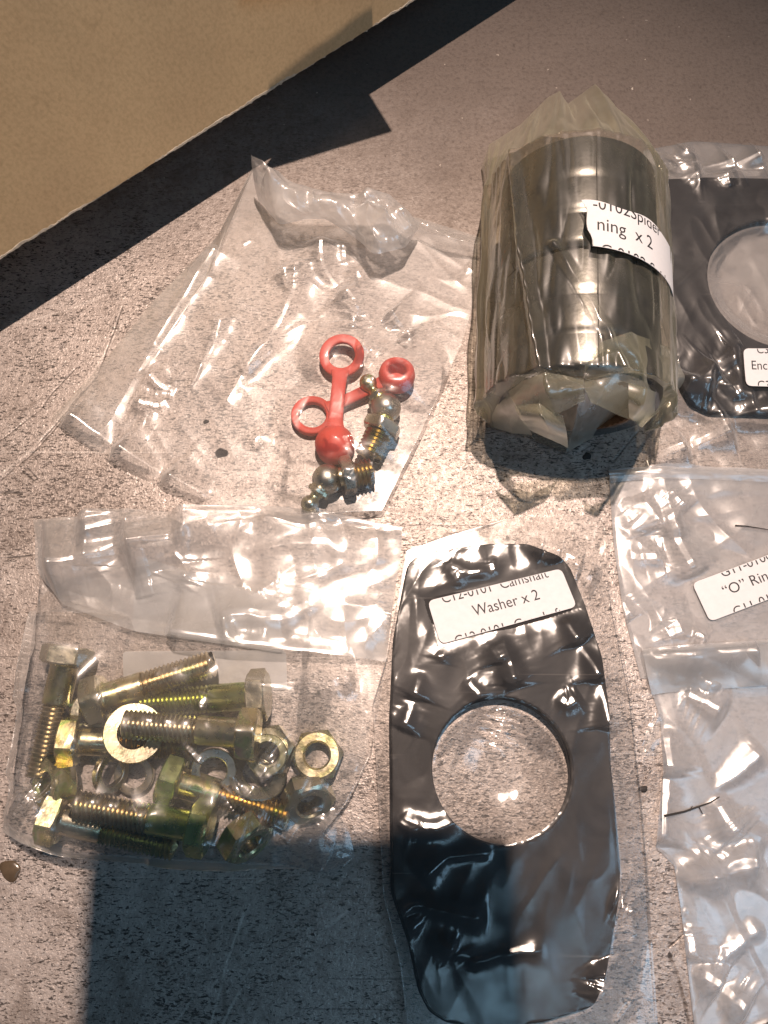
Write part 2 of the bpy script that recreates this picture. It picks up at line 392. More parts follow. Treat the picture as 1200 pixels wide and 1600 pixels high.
# ------------------------------------------------------------------ cardboard box, its flap hanging out over the bench
EZ = 25.0
e0, e1 = U(-120, 470, EZ), U(0, 398, EZ)
e2 = U(640, 0, EZ)
dirv = (e2 - e1); dirv[2] = 0; dirv /= np.linalg.norm(dirv)
nrm = np.array([dirv[1], -dirv[0], 0.0])               # out of the box, towards the bench middle
A = e1 - dirv * 60; Llen = 460.0
BOX = thing('cardboard_box', A - nrm * 40 - np.array([0, 0, EZ]))
tag(BOX, 'brown cardboard box whose cut flap edge slants across the top left corner', 'box')
org = np.array(BOX.location) / S
def panel(name, corner, du, dv, lu, lv, th, nu, nv, mat, bow=0.0, seed=1, rough_edge=0.0):
    """board with thickness th, thin liners over a recessed fluted core along the v=0 edge"""
    n_ = np.cross(du, dv); n_ /= np.linalg.norm(n_)
    rng = np.random.default_rng(seed); vs = []; fs = []
    wob = np.convolve(rng.standard_normal(nu + 9), np.ones(5) / 5, 'same')[:nu + 1] * rough_edge
    fb = field((nv + 1, nu + 1), 9, seed) * bow
    for side in (0, 1):
        for j in range(nv + 1):
            for i in range(nu + 1):
                p = corner + du * lu * i / nu + dv * (lv * j / nv + (wob[i] if j == 0 else 0)) + n_ * (th * (side - .5) + fb[j, i]) - org
                vs.append(p)
    K = (nu + 1) * (nv + 1); idx = lambda s_, j, i: s_ * K + j * (nu + 1) + i
    for j in range(nv):
        for i in range(nu):
            fs.append((idx(0, j, i), idx(0, j + 1, i), idx(0, j + 1, i + 1), idx(0, j, i + 1)))
            fs.append((idx(1, j, i), idx(1, j, i + 1), idx(1, j + 1, i + 1), idx(1, j + 1, i)))
    for i in range(nu):
        fs.append((idx(0, nv, i), idx(1, nv, i), idx(1, nv, i + 1), idx(0, nv, i + 1)))
        fs.append((idx(0, 0, i), idx(0, 0, i + 1), idx(1, 0, i + 1), idx(1, 0, i)))
    for j in range(nv):
        fs.append((idx(0, j, 0), idx(1, j, 0), idx(1, j + 1, 0), idx(0, j + 1, 0)))
        fs.append((idx(0, j, nu), idx(0, j + 1, nu), idx(1, j + 1, nu), idx(1, j, nu)))
    return obj(name, mesh_data(name, vs, fs, mat, True, 35), BOX)
fl_a = R_(75)
dv_ = -nrm * math.cos(fl_a) + np.array([0, 0, 1.0]) * math.sin(fl_a)
flap = panel('flap', A, dirv, dv_, Llen, 120, 3.0, 230, 26, M['card'], .10, 3, .05)
# fluted core showing along the cut
vs = []; fs = []; nn = 900
n_f = np.cross(dirv, dv_); n_f /= np.linalg.norm(n_f)
rng = np.random.default_rng(8)
for i in range(nn + 1):
    x = Llen * i / nn; o_ = 1.0 * math.sin(x * 2 * math.pi / 6.2); up = -.55 + .35 * rng.standard_normal() * .5
    for s_ in (-.28, .28):
        for d_ in (0, 2.5):
            vs.append(A + dirv * x + n_f * (o_ + s_) + dv_ * (up + d_) - org)
for i in range(nn):
    b = i * 4
    fs += [(b, b + 4, b + 5, b + 1), (b + 2, b + 3, b + 7, b + 6), (b, b + 2, b + 6, b + 4)]
fe = obj('fluted_edge', mesh_data('fluted_edge', vs, fs, M['card_edge'], False), BOX)
# pale torn rim of the outer liner
vs = []; fs = []; nr = 700; sg = 1.5 * (1 if n_f @ nrm > 0 else -1)
wr = .55 + .30 * np.convolve(rng.standard_normal(nr + 1), np.ones(7) / 2.6, 'same') * .5 + .12 * rng.standard_normal(nr + 1); lr = -.12 + .10 * np.convolve(rng.standard_normal(nr + 1), np.ones(5) / 2.2, 'same')
for i in range(nr + 1):
    x = Llen * i / nr
    for dd, dn in ((lr[i], -.5), (lr[i] - .05, .12), (lr[i] + max(.15, wr[i]), .10), (lr[i] + max(.15, wr[i]) + .12, -.05)):
        vs.append(A + dirv * x + dv_ * dd + n_f * (sg + dn * np.sign(sg)) - org)
for i in range(nr):
    for q in range(3): fs.append((i * 4 + q, i * 4 + q + 1, i * 4 + 5 + q, i * 4 + 4 + q))
obj('liner_rim', mesh_data('liner_rim', vs, fs, M['card_edge'], False), BOX)
hinge = A + dv_ * 120
wall = panel('side_wall', np.array([hinge[0], hinge[1], 0.3]) - nrm * 3, dirv, np.array([0, 0, 1.0]), Llen, hinge[2] - 1, 3.0, 40, 12, M['card'], .3, 5)
panel('top_flap', hinge - nrm * 8 + np.array([0, 0, 2.5]), dirv, -nrm * .94 + np.array([0, 0, .34]), Llen, 110, 3.0, 40, 12, M['card'], .3, 6)
# unseen loose board, added to cast the notch in the box's shadow
zc = 60.0
up_ = lambda u, v: (lambda q: q + (np.array(LAMP, float) - q) * (zc / LAMP[2]))(U(u, v, 0))
cs4 = [up_(612, 205), up_(408, 268), up_(425, 244), up_(575, 145)]
vs = [p - org + np.array([0, 0, dz]) for dz in (-1.5, 1.5) for p in cs4]
obj('shadow_board', mesh_data('shadow_board', vs, [(3, 2, 1, 0), (4, 5, 6, 7), (0, 1, 5, 4), (1, 2, 6, 5), (2, 3, 7, 6), (3, 0, 4, 7)], M['card'], False), BOX)

# ------------------------------------------------------------------ bolts, nuts and washers
def bolt_proto():
    r = thing('hex_bolt', (0, 0, 0), (0, 0, 1))
    vs, fs = hexprism(13, 5.4, 0, .35, 48, -5.4); obj('head', mesh_data('head', vs, fs, M['zinc'], True, 28), r)
    vs, fs = lathe([(0.001, 0), (4.6, 0), (4.25, .35), (4.0, .8), (4.0, 10.6), (3.75, 11.3), (0.001, 11.3)], 32); obj('shank', mesh_data('shank', vs, fs, M['zinc'], True, 30), r)
    vs, fs = thread(3.98, 11.2, 32.2, 1.25, .68, 32); obj('thread', mesh_data('thread', vs, fs, M['zinc_thread'], True, 25), r)
    return r
BOLTG, NUTG, WASHG = 'hex bolts in the bolt bag', 'hex nuts in the bolt bag', 'washers in the bolt bag'
bolts = [  # head u,v,z   end u,v,z   roll, label
    ((105, 1024, 7.0), (64, 1205, 4.6), .35, 'gold hex bolt upright at the left, head up and thread pointing down'),
    ((151, 1094, 7.6), (340, 1034, 9.0), .05, 'gold hex bolt slanting up to the right, uppermost thread in the bolt bag'),
    ((404, 1086, 7.0), (215, 1100, 5.0), .5, 'hex bolt with head at the right, thread leftward, just below the slanting bolt'),
    ((388, 1147, 14.6), (186, 1131, 15.0), .1, 'hex bolt lying over the bright flat washer, thread end crossing its hole'),
    ((112, 1156, 6.8), (290, 1166, 4.2), .3, 'hex bolt with greenish bright head left of the flat washer, its thread running under it'),
    ((84, 1277, 6.8), (275, 1322, 4.4), .2, 'lowest hex bolt, bright head at the lower left corner of the bag'),
    ((313, 1294, 12.0), (120, 1258, 12.4), .55, 'dark hex bolt with green head at the right, lying on the lowest bolt'),
    ((268, 1218, 7.0), (440, 1272, 4.4), .0, 'hex bolt with a green head in the middle, thread end showing below the film fold'),
]
content_bolts = []
proto = None
for (hu, hv, hz), (eu, ev, ez), roll, lab in bolts:
    a, b = U(hu, hv, hz), U(eu, ev, ez); d = b - a; d /= np.linalg.norm(d)
    loc = a + d * 2.7
    if proto is None:
        proto = bolt_proto(); o = proto; o.location = V(loc); o.rotation_quaternion = Vector(d).to_track_quat('Z', 'Y') @ Quaternion((0, 0, 1), roll)
    else: o = copy_tree(proto, loc, d, roll)
    tag(o, lab, 'bolt', BOLTG); content_bolts.append(o)
vs, fs = hexprism(13, 6.4, 3.45, .3, 48); nut_me = mesh_data('hex_nut', vs, fs, M['zinc'], True, 28)
nuts = [((496, 1181), 0.4, (0.03, .04, 1), .25, 'shiny hex nut lying flat at the right edge of the bolt bag'),
        ((424, 1174), 0.4, (-.10, .05, 1), .6, 'dull hex nut lying flat, left of the shiny nut at the bag edge'),
        ((476, 1236), 1.6, (.30, -.62, .72), .2, 'hex nut tipped on its side just below the shiny flat nut'),
        ((372, 1296), 4.2, (.62, -.66, .42), .1, 'hex nut standing on edge right of the green bolt head'),
        ((98, 1222), 4.2, (-.62, -.10, .78), .5, 'hex nut tilted at the left, above the lowest bolt head'),
        ((150, 1116), 0.4, (.1, .1, 1), .0, 'hex nut half hidden under the head of the slanting bolt')]
for i, ((u, v), z, d, roll, lab) in enumerate(nuts):
    o = obj('hex_nut', nut_me); o.rotation_mode = 'QUATERNION'
    o.location = V(U(u, v, z + 2)); o.location.z = z * S
    o.rotation_quaternion = Vector(d).normalized().to_track_quat('Z', 'Y') @ Quaternion((0, 0, 1), roll)
    tag(o, lab, 'nut', NUTG); content_bolts.append(o)
def washer_me(name, ro, ri, h, gap=0.0, lift=0.0, n=48):
    vs = []; fs = []; prof = [(ri, .15), (ri + .2, 0), (ro - .25, 0), (ro, .25), (ro, h - .25), (ro - .25, h), (ri + .2, h), (ri, h - .15)]
    k = len(prof); cnt = n if not gap else n - int(n * gap)
    for i in range(cnt if not gap else cnt + 1):
        a = 2 * math.pi * i / n
        for r, z in prof: vs.append((r * math.cos(a), r * math.sin(a), z + lift * i / n))
    tot = cnt if not gap else cnt
    for i in range(tot):
        j = (i + 1) % n if not gap else i + 1
        for q in range(k): fs.append((i * k + q, j * k + q, j * k + (q + 1) % k, i * k + (q + 1) % k))
    if gap: fs += [tuple(range(k)), tuple(range(cnt * k, cnt * k + k))[::-1]]
    return mesh_data(name, vs, fs, M['zinc_pale'], True, 30)
flat_me = washer_me('flat_washer', 8.2, 4.3, 1.5); spring_me = washer_me('spring_washer', 5.6, 3.5, 2.0, .03, .9); round_me = washer_me('round_washer', 6.2, 3.7, 2.3, .03, .7)
bright_me = flat_me.copy(); bright_me.materials.clear(); bright_me.materials.append(M['zinc'])
washers = [('flat_washer', bright_me, (209, 1146), 9.6, (.315, .11, 1), .0, 'wide flat washer glowing bright, with a bolt thread across its hole'),
           ('spring_washer', spring_me, (212, 1209), 1.0, (.05, -.12, 1), 1.2, 'spring washer lying open between the bright flat washer and the dark bolt'),
           ('spring_washer', spring_me, (168, 1206), 5.5, (.86, -.16, .48), .6, 'spring washer standing nearly on edge left of the open spring washer'),
           ('spring_washer', round_me, (335, 1201), 6.4, (.12, -.22, 1), 2.2, 'spring washer in the middle, resting on the bolt with the green head'),
           ('flat_washer', flat_me, (402, 1212), 3.6, (.30, .52, .80), .0, 'flat washer leaning below the dull nut, under a bright film crease'),
           ('spring_washer', spring_me, (420, 1180), 6.9, (-.1, .05, 1), .4, 'spring washer lying on top of the dull flat nut')]
for nm, me, (u, v), z, d, roll, lab in washers:
    o = obj(nm, me); o.rotation_mode = 'QUATERNION'; o.location = V(U(u, v, z))
    o.rotation_quaternion = Vector(d).normalized().to_track_quat('Z', 'Y') @ Quaternion((0, 0, 1), roll)
    tag(o, lab, 'washer', WASHG); content_bolts.append(o)

# ------------------------------------------------------------------ red caps
content_fit = []
def arm_mesh(a, b, wd_, th, mat, name, n=14, sag=0.0):
    a, b = np.array(a), np.array(b); d = b - a; L = np.linalg.norm(d); d /= L
    sd = np.cross(np.array([0, 0, 1.0]), d); sd /= np.linalg.norm(sd); up = np.cross(d, sd)
    prof = [(math.cos(t_) * wd_ / 2 * (abs(math.cos(t_)) ** -.35 if abs(math.cos(t_)) > .05 else 1) * .93, math.sin(t_) * th / 2) for t_ in np.linspace(0, 2 * math.pi, 14)[:-1]]
    vs = []; fs = []; k = len(prof)
    for i in range(n + 1):
        f = i / n; c = a + d * L * f + up * sag * math.sin(math.pi * f); wv = 1 + .35 * abs(2 * f - 1) ** 6
        for x, y in prof: vs.append(c + sd * x * wv + up * y)
    for i in range(n):
        for q in range(k): fs.append((i * k + q, i * k + (q + 1) % k, (i + 1) * k + (q + 1) % k, (i + 1) * k + q))
    fs += [tuple(range(k))[::-1], tuple(range(n * k, n * k + k))]
    return vs, fs
def ring_prof(ro, ri, h):
    c = (ro + ri) / 2; hw = (ro - ri) / 2
    return [(c + hw * math.copysign(abs(math.cos(t_)) ** .45, math.cos(t_)), h / 2 * math.copysign(abs(math.sin(t_)) ** .45, math.sin(t_))) for t_ in np.linspace(0, 2 * math.pi, 17)[:-1]]
def orient(vs, pos, zd):
    q = Vector(zd).normalized().to_track_quat('Z', 'Y'); return [np.array(q @ Vector(v)) + pos for v in vs]
CAPG = 'red grease fitting caps'
# cap lying face down, its dome up
rc = U(534, 556, 4.5); dc = U(521, 688, 6.5)
capA = thing('rubber_cap', (rc[0], rc[1], 0)); tag(capA, 'red rubber cap with its strap upright, ring at the top and closed dome below', 'cap', CAPG)
o0 = np.array([rc[0], rc[1], 0])
vs, fs = lathe(ring_prof(7.5, 4.4, 1.7), 40, True); obj('ring', mesh_data('ring', orient(vs, rc - o0, (-.1, -.1, 1)), fs, M['red'], True), capA)
d = (dc - rc); d /= np.linalg.norm(d)
vs, fs = arm_mesh(rc + d * 5.6 - o0, dc - d * 4.5 - o0, 5.0, 1.5, M['red'], 'strap', sag=.6); obj('strap', mesh_data('strap', vs, fs, M['red'], True, 50), capA)
dome = [(0.001, 3.6), (2.0, 3.35), (3.9, 2.6), (5.3, 1.4), (6.1, -.3), (6.25, -2.2), (6.1, -4.6), (5.0, -4.8), (4.8, -1), (3.0, 1.2), (.001, 1.8)]
vs, fs = lathe(dome, 40); obj('cap', mesh_data('cap', orient(vs, dc - o0 + np.array([0, 0, -.6]), (-.12, .18, 1)), fs, M['red'], True, 50), capA)
# cap lying open side up
rc2 = U(488, 650, 2.2); dc2 = U(620, 586, 5.5)
capB = thing('rubber_cap', (rc2[0], rc2[1], 0)); tag(capB, 'red rubber cap lying across, ring at the left and open hollow cup at the right', 'cap', CAPG)
o1 = np.array([rc2[0], rc2[1], 0])
vs, fs = lathe(ring_prof(6.9, 4.5, 2.6), 40, True); obj('ring', mesh_data('ring', orient(vs, rc2 - o1, (.05, .05, 1)), fs, M['red'], True), capB)
d = (dc2 - rc2); d /= np.linalg.norm(d)
vs, fs = arm_mesh(rc2 + d * 5.4 - o1, dc2 - d * 4.0 - o1, 4.3, 1.9, M['red'], 'strap', sag=-.3); obj('strap', mesh_data('strap', vs, fs, M['red'], True, 50), capB)
cup = [(0.001, -5.2), (2.5, -5.1), (4.4, -4.2), (5.8, -2.4), (6.0, 0), (5.6, 2.2), (4.6, 3.4), (3.7, 3.6), (3.2, 3.2), (2.9, 2.2), (3.0, -.5), (2.6, -2.2), (.001, -2.6)]
vs, fs = lathe(cup, 40); obj('cap', mesh_data('cap', orient(vs, dc2 - o1, (.05, .18, 1)), fs, M['red'], True, 50), capB)
content_fit += [capA, capB]

# ------------------------------------------------------------------ elbow grease fittings
def fitting(tip, ball, hexp, end, lab):
    tip, ball, hexp, end = [np.array(p, float) for p in (tip, ball, hexp, end)]
    o_ = np.array([ball[0], ball[1], 0]); r = thing('grease_fitting', o_); tag(r, lab, 'fitting', 'elbow grease fittings')
    d1 = (tip - ball); l1 = np.linalg.norm(d1); d1 /= l1
    d2 = (end - hexp); d2 /= np.linalg.norm(d2)
    nip = [(.001, -1), (2.9, 0), (3.3, 1.4), (3.3, 2.6), (2.2, 3.4), (1.7, 4.0), (1.75, 4.5), (2.5, 5.2), (2.9, 6.0), (2.8, 6.8), (2.0, 7.7), (1.0, 8.1), (.5, 7.7), (.001, 7.6)]
    sc_ = l1 / 7.0
    vs, fs = lathe([(a, b * sc_) for a, b in nip], 28); obj('nipple', mesh_data('nipple', orient(vs, ball + d1 * 1.0 - o_, d1), fs, M['zinc'], True, 40), r)
    vs, fs = hexprism(6.6, 1.7, 0, .2, 48, 3.0); obj('collar', mesh_data('collar', orient(vs, ball + d1 * 1.0 - o_, d1), fs, M['zinc'], True, 28), r)
    ballp = [(max(.001, 4.9 * math.sin(t_)), -4.9 * math.cos(t_)) for t_ in np.linspace(0, math.pi, 18)]
    vs, fs = lathe(ballp, 32); obj('ball', mesh_data('ball', orient(vs, ball - o_, d2), fs, M['zinc_pale'], True), r)
    vs, fs = lathe([(.001, 0), (3.3, 0), (3.1, 3.0), (3.3, np.linalg.norm(hexp - ball) - .4), (.001, np.linalg.norm(hexp - ball))], 28)
    nd = hexp - ball; obj('neck', mesh_data('neck', orient(vs, ball - o_, nd), fs, M['zinc'], True, 40), r)
    vs, fs = hexprism(11.2, 3.8, 0, .3, 48); obj('hex_collar', mesh_data('hex_collar', orient(vs, hexp - o_ - d2 * 1.8, d2), fs, M['zinc_pale'], True, 28), r)
    L = np.linalg.norm(end - hexp)
    vs, fs = thread(4.5, 1.5, L, 1.3, .8, 28); obj('thread', mesh_data('thread', orient(vs, hexp - o_, d2), fs, M['zinc_thread'], True, 25), r)
    content_fit.append(r); return r
fitting(U(575, 598, 5.5), U(603, 637, 5.2), U(597, 667, 5.2), U(573, 718, 4.2), 'elbow grease fitting pointing up, between the open red cup and the red dome')
fitting(U(484, 788, 4.0), U(512, 749, 5.0), U(543, 743, 5.0), U(586, 735, 4.4), 'elbow grease fitting below the red dome, its thread pointing to the right')

# ------------------------------------------------------------------ black plates
def plate(name, outline, hole_c, hole_rx, hole_ry, th, z0, lab, cat, grp, dxy=(0, 0), extra=1.0):
    """outline in photo points; ring-of-quads between outline and round hole"""
    pts = np.array([U(u, v, z0)[:2] for u, v in outline]); pts = pts + np.array(dxy)
    d = np.linalg.norm(np.diff(np.vstack([pts, pts[:1]]), axis=0), axis=1); cum = np.concatenate([[0], np.cumsum(d)])
    N = 160; cl = np.vstack([pts, pts[:1]])
    hc = U(*hole_c, z0)[:2] + np.array(dxy); hr = hole_rx
    tt = np.linspace(0, cum[-1], 400)[:-1]
    res = np.stack([np.interp(tt, cum, cl[:, 0]), np.interp(tt, cum, cl[:, 1])], 1)
    k = np.array([.25, .5, .25])
    for _ in range(2): res = sum(np.roll(res, s_, 0) * w_ for s_, w_ in ((-1, .25), (0, .5), (1, .25)))
    ang = np.unwrap(np.arctan2(*(res - hc)[:, ::-1].T)); 
    if ang[-1] < ang[0]: res = res[::-1]; ang = np.unwrap(np.arctan2(*(res - hc)[:, ::-1].T))
    M_ = len(res); ins = np.stack([hc[0] + hr * np.cos(ang), hc[1] + hr * np.sin(ang)], 1)
    cen = res.mean(0); b = .35
    def off(p, c, amt): q = c - p; return p + q / np.linalg.norm(q, axis=1)[:, None] * amt
    rings = [(off(ins, hc, -b), z0), (ins, z0 + b), (ins, z0 + th - b), (off(ins, hc, -b), z0 + th), (off(res, cen, b), z0 + th), (res, z0 + th - b), (res, z0 + b), (off(res, cen, b), z0)]
    vs = [(x, y, z) for p, z in rings for x, y in p]; K = len(rings)
    fs = [(q * M_ + i, q * M_ + (i + 1) % M_, ((q + 1) % K) * M_ + (i + 1) % M_, ((q + 1) % K) * M_ + i) for q in range(K) for i in range(M_)]
    o = obj(name, mesh_data(name, vs, fs, M['plate'], True, 35)); tag(o, lab, cat, grp); return o
cam_out = [(645, 876), (668, 865), (763, 853), (822, 853), (872, 872), (888, 890), (911, 948), (937, 1028), (948, 1110), (950, 1193), (955, 1237), (965, 1352), (963, 1400), (950, 1480), (941, 1528), (925, 1566), (848, 1590), (772, 1600), (700, 1591), (672, 1574), (655, 1540), (640, 1467), (613, 1390), (612, 1200), (611, 1120), (617, 995), (637, 890)]
pw0 = plate('plate_washer', cam_out, (783, 1202), 19.6, 0, 2.9, .35, 'lower of the two black plate washers with a round hole, in the camshaft washer bag', 'plate', 'black camshaft washers', (-.5, -.3))
pw1 = plate('plate_washer', cam_out, (783, 1201), 19.6, 0, 2.9, 3.3, 'upper of the two black plate washers with a round hole, under the camshaft washer label', 'plate', 'black camshaft washers', (0, 0))
enc_out = [(1036, 287), (1100, 284), (1200, 286), (1330, 290), (1385, 320), (1400, 450), (1385, 560), (1330, 640), (1220, 652), (1105, 648), (1076, 634), (1060, 606), (1050, 520), (1042, 400)]
pe = plate('cover_plate', enc_out, (1217, 447), 25.5, 0, 2.6, .4, 'black plate with a large round hole cut off by the right edge, beside the bushings', 'plate', None)

# ------------------------------------------------------------------ bushings
RB = 24.0
fc = np.array([57.0, 96.0, RB + .4]); bc = np.array([62.5, 172.5, RB + .4]); ax = (bc - fc); LB = np.linalg.norm(ax); ax /= LB
def bushing(z0, z1, lab, roll):
    Lb = z1 - z0; g_ = [(.23, .9), (.62, .9)]
    prof = [(RB - 4.6, 0), (RB - 1.1, 0), (RB - .45, .9), (RB - .12, 2.0), (RB, 3.0)]
    for c, dpt in ((Lb * .30, .75), (Lb * .62, .5)):
        prof += [(RB, c - 1.0), (RB - dpt, c - .6), (RB - dpt, c + .1), (RB - dpt * .55, c + .9), (RB - dpt * .18, c + 2.0), (RB, c + 3.0)]
    prof += [(RB, Lb - 1.0), (RB - .8, Lb), (RB - 4.6, Lb), (RB - 5.0, Lb - .5), (RB - 5.0, .5)]
    vs, fs = lathe(prof, 96, True)
    r = thing('bushing', fc + ax * z0, ax, roll); tag(r, lab, 'bushing', 'steel bushings in the yellowish bag')
    obj('sleeve', mesh_data('sleeve', vs, fs, M['bushing'], True, 30), r)
    # rusty inner lining with small teeth at the mouth
    pr = [(RB - 5.05, .3), (RB - 6.6, .2), (RB - 6.8, 1.0), (RB - 6.8, Lb - .6), (RB - 5.05, Lb - .4)]
    n = 120; vs, fs = lathe(pr, n, True); vs = np.array(vs); k = len(pr)
    for i in range(n):
        if i % 2: vs[i * k + 1, 2] -= .5
    obj('lining', mesh_data('lining', vs, fs, M['rust'], True, 30), r)
    # split seam, a dark slot proud of nothing: a thin sunk bar
    vs = []; 
    for z in (0.6, Lb - .6):
        for dx in (-.16, .16):
            for rr in (RB - .35, RB + .03): vs.append((dx, rr, z))
    fs = [(0, 1, 3, 2), (4, 6, 7, 5), (1, 5, 7, 3), (0, 2, 6, 4), (0, 4, 5, 1), (2, 3, 7, 6)]
    obj('split_seam', mesh_data('split_seam', vs, fs, M['dark'], False), r)
    return r
bushing(0, LB / 2 - .5, 'front steel bushing with its open end facing the bottom of the picture', 0.0)
bushing(LB / 2 + .5, LB, 'rear steel bushing behind the front one, under the label with spider print', 0.0)

# ------------------------------------------------------------------ plastic film: a sheet let go over what lies in the bag
def resample(poly, n):
    p = np.array(poly, float); d = np.linalg.norm(np.diff(p, axis=0), axis=1); c = np.concatenate([[0], np.cumsum(d)]); t = np.linspace(0, c[-1], n + 1)
    return np.stack([np.interp(t, c, p[:, k]) for k in range(p.shape[1])], 1)
def coons(top, bot, left, right, n, m):
    T, B, L, Rr = resample(top, n), resample(bot, n), resample(left, m), resample(right, m)
    s = np.linspace(0, 1, n + 1)[None, :, None]; t = np.linspace(0, 1, m + 1)[:, None, None]
    return (1 - t) * T[None] + t * B[None] + (1 - s) * L[:, None] + s * Rr[:, None] - ((1 - s) * (1 - t) * T[0] + s * (1 - t) * T[-1] + (1 - s) * t * B[0] + s * t * B[-1])
def collect(objs):
    bpy.context.view_layer.update(); vs = []; fs = []
    for o in objs:
        for q in [o] + list(o.children):
            if q.type != 'MESH': continue
            b = len(vs); mw = q.matrix_world
            vs += [mw @ v.co for v in q.data.vertices]; fs += [[i + b for i in p.vertices] for p in q.data.polygons]
    return BVHTree.FromPolygons(vs, fs) if vs else None
class Hmap:
    def __init__(s, XY, bvh, step=.7, base=.15, slope=.6, reach=14):
        s.x0, s.y0 = XY[..., 0].min() - 4, XY[..., 1].min() - 4; s.st = step
        nx = int((XY[..., 0].max() + 4 - s.x0) / step) + 2; ny = int((XY[..., 1].max() + 4 - s.y0) / step) + 2
        H = np.full((ny, nx), base); dn = Vector((0, 0, -1))
        if bvh:
            for j in range(ny):
                for i in range(nx):
                    h = bvh.ray_cast(Vector(((s.x0 + i * step) * S, (s.y0 + j * step) * S, .2)), dn)
                    if h[0] is not None: H[j, i] = max(base, h[0].z / S)
        G = H.copy()
        for dy in (-1, 0, 1):
            for dx in (-1, 0, 1): G = np.maximum(G, np.roll(np.roll(H, dy, 0), dx, 1))
        for _ in range(reach):
            A = G.copy()
            for dy, dx, l in ((0, 1, 1), (0, -1, 1), (1, 0, 1), (-1, 0, 1), (1, 1, 1.414), (1, -1, 1.414), (-1, 1, 1.414), (-1, -1, 1.414)):
                A = np.maximum(A, np.roll(np.roll(G, dy, 0), dx, 1) - step * l * slope)
            G = A
        K = np.pad(G, 1, mode='edge'); G = np.maximum(G, (K[:-2, 1:-1] + K[2:, 1:-1] + K[1:-1, :-2] + K[1:-1, 2:] + 2 * G) / 6)
        s.H = G
    def __call__(s, x, y):
        fx = np.clip((x - s.x0) / s.st, 0, s.H.shape[1] - 1.001); fy = np.clip((y - s.y0) / s.st, 0, s.H.shape[0] - 1.001)
        i, j = fx.astype(int), fy.astype(int); a, b = fx - i, fy - j; H = s.H
        return (H[j, i] * (1 - a) + H[j, i + 1] * a) * (1 - b) + (H[j + 1, i] * (1 - a) + H[j + 1, i + 1] * a) * b
def settle(P, H, ex, iters=160, seed=0, grav=.02, puff=0.0, bend=.35, pin_z=.25, free=(), noise=1.2, pin_h=False):
    m1, n1 = P.shape[:2]; P = P.copy(); rest = P.copy()
    P[..., 2] = H(P[..., 0], P[..., 1]) + .4
    rng = np.random.default_rng(seed)
    exu = 1 + ex[0] * (1 + .7 * field((m1, n1), 12, seed)); exv = 1 + ex[1] * (1 + .7 * field((m1, n1), 12, seed + 1))
    P[..., 2] += np.abs(field((m1, n1), 3.2, seed + 2)) * noise + np.abs(field((m1, n1), 9, seed + 3)) * noise
    mask = np.ones((m1, n1), bool); mask[0] = mask[-1] = False; mask[:, 0] = mask[:, -1] = False
    for e in free:
        if e == 'top': mask[0, 1:-1] = True
        if e == 'bottom': mask[-1, 1:-1] = True
        if e == 'left': mask[1:-1, 0] = True
        if e == 'right': mask[1:-1, -1] = True
    P[~mask, 2] = H(P[~mask, 0], P[~mask, 1]) + .5 if pin_h else pin_z
    W = mask.astype(float)
    def lens(a, b, e): return np.linalg.norm((rest[a] - rest[b])[..., :2], axis=-1) * e
    cons = []
    def add(di, dj, par, k, stepi=2):
        I = np.arange(max(0, 0), m1); J = np.arange(n1)
        ii, jj = np.meshgrid(np.arange(m1), np.arange(n1), indexing='ij')
        ok = (ii + di < m1) & (jj + dj >= 0) & (jj + dj < n1)
        key = (jj // max(1, abs(dj))) % 2 if di == 0 else (ii // di) % 2
        ok &= key == par
        a = (ii[ok], jj[ok]); b = (ii[ok] + di, jj[ok] + dj)
        e = exu[a] if di == 0 else exv[a] if dj == 0 else (exu[a] + exv[a]) / 2
        wa, wb = W[a], W[b]; s_ = wa + wb; g_ = s_ > 0
        a = (a[0][g_], a[1][g_]); b = (b[0][g_], b[1][g_])
        cons.append((a, b, lens(a, b, e[g_]), (wa / np.maximum(s_, 1))[g_] * k, (wb / np.maximum(s_, 1))[g_] * k))
    for par in (0, 1):
        add(0, 1, par, 1.0); add(1, 0, par, 1.0); add(1, 1, par, .7); add(1, -1, par, .7)
        add(0, 2, par, bend); add(2, 0, par, bend); add(0, 4, par, bend * .5); add(4, 0, par, bend * .5)
    vel = np.zeros_like(P)
    for it in range(iters):
        old = P.copy(); vel *= .80
        P += vel * W[..., None]; P[..., 2] += (puff - grav) * W
        for a, b, l, ka, kb in cons:
            d = P[b] - P[a]; L = np.sqrt((d * d).sum(-1)) + 1e-9; c = ((L - l) / L)[..., None] * d
            P[a] += c * ka[..., None]; P[b] -= c * kb[..., None]
        h = H(P[..., 0], P[..., 1]) + .25
        low = (P[..., 2] < h) & mask; P[low, 2] = h[low]
        vel = np.clip(P - old, -.6, .6); vel[low] *= .3
    return P
def upsample(P, f):
    """Catmull-Rom along both grid directions"""
    def up(A, f):
        n = A.shape[0]; E = np.concatenate([2 * A[:1] - A[1:2], A, 2 * A[-1:] - A[-2:-1]]); out = []
        t = np.arange(0, (n - 1) * f + 1) / f; i = np.minimum(t.astype(int), n - 2); x = (t - i).reshape((-1,) + (1,) * (A.ndim - 1))
        p0, p1, p2, p3 = E[i], E[i + 1], E[i + 2], E[i + 3]
        return .5 * (2 * p1 + (p2 - p0) * x + (2 * p0 - 5 * p1 + 4 * p2 - p3) * x ** 2 + (3 * p1 - p0 - 3 * p2 + p3) * x ** 3)
    return up(up(P, f).swapaxes(0, 1), f).swapaxes(0, 1)
def blur(A, k):
    for _ in range(k):
        B = np.pad(A, 1, mode='edge'); A = (B[:-2, 1:-1] + B[2:, 1:-1] + B[1:-1, :-2] + B[1:-1, 2:] + 2 * A) / 6
    return A
CAMP, LAMPP = np.array([0, 0, CAM_H]), np.array(LAMP, float)
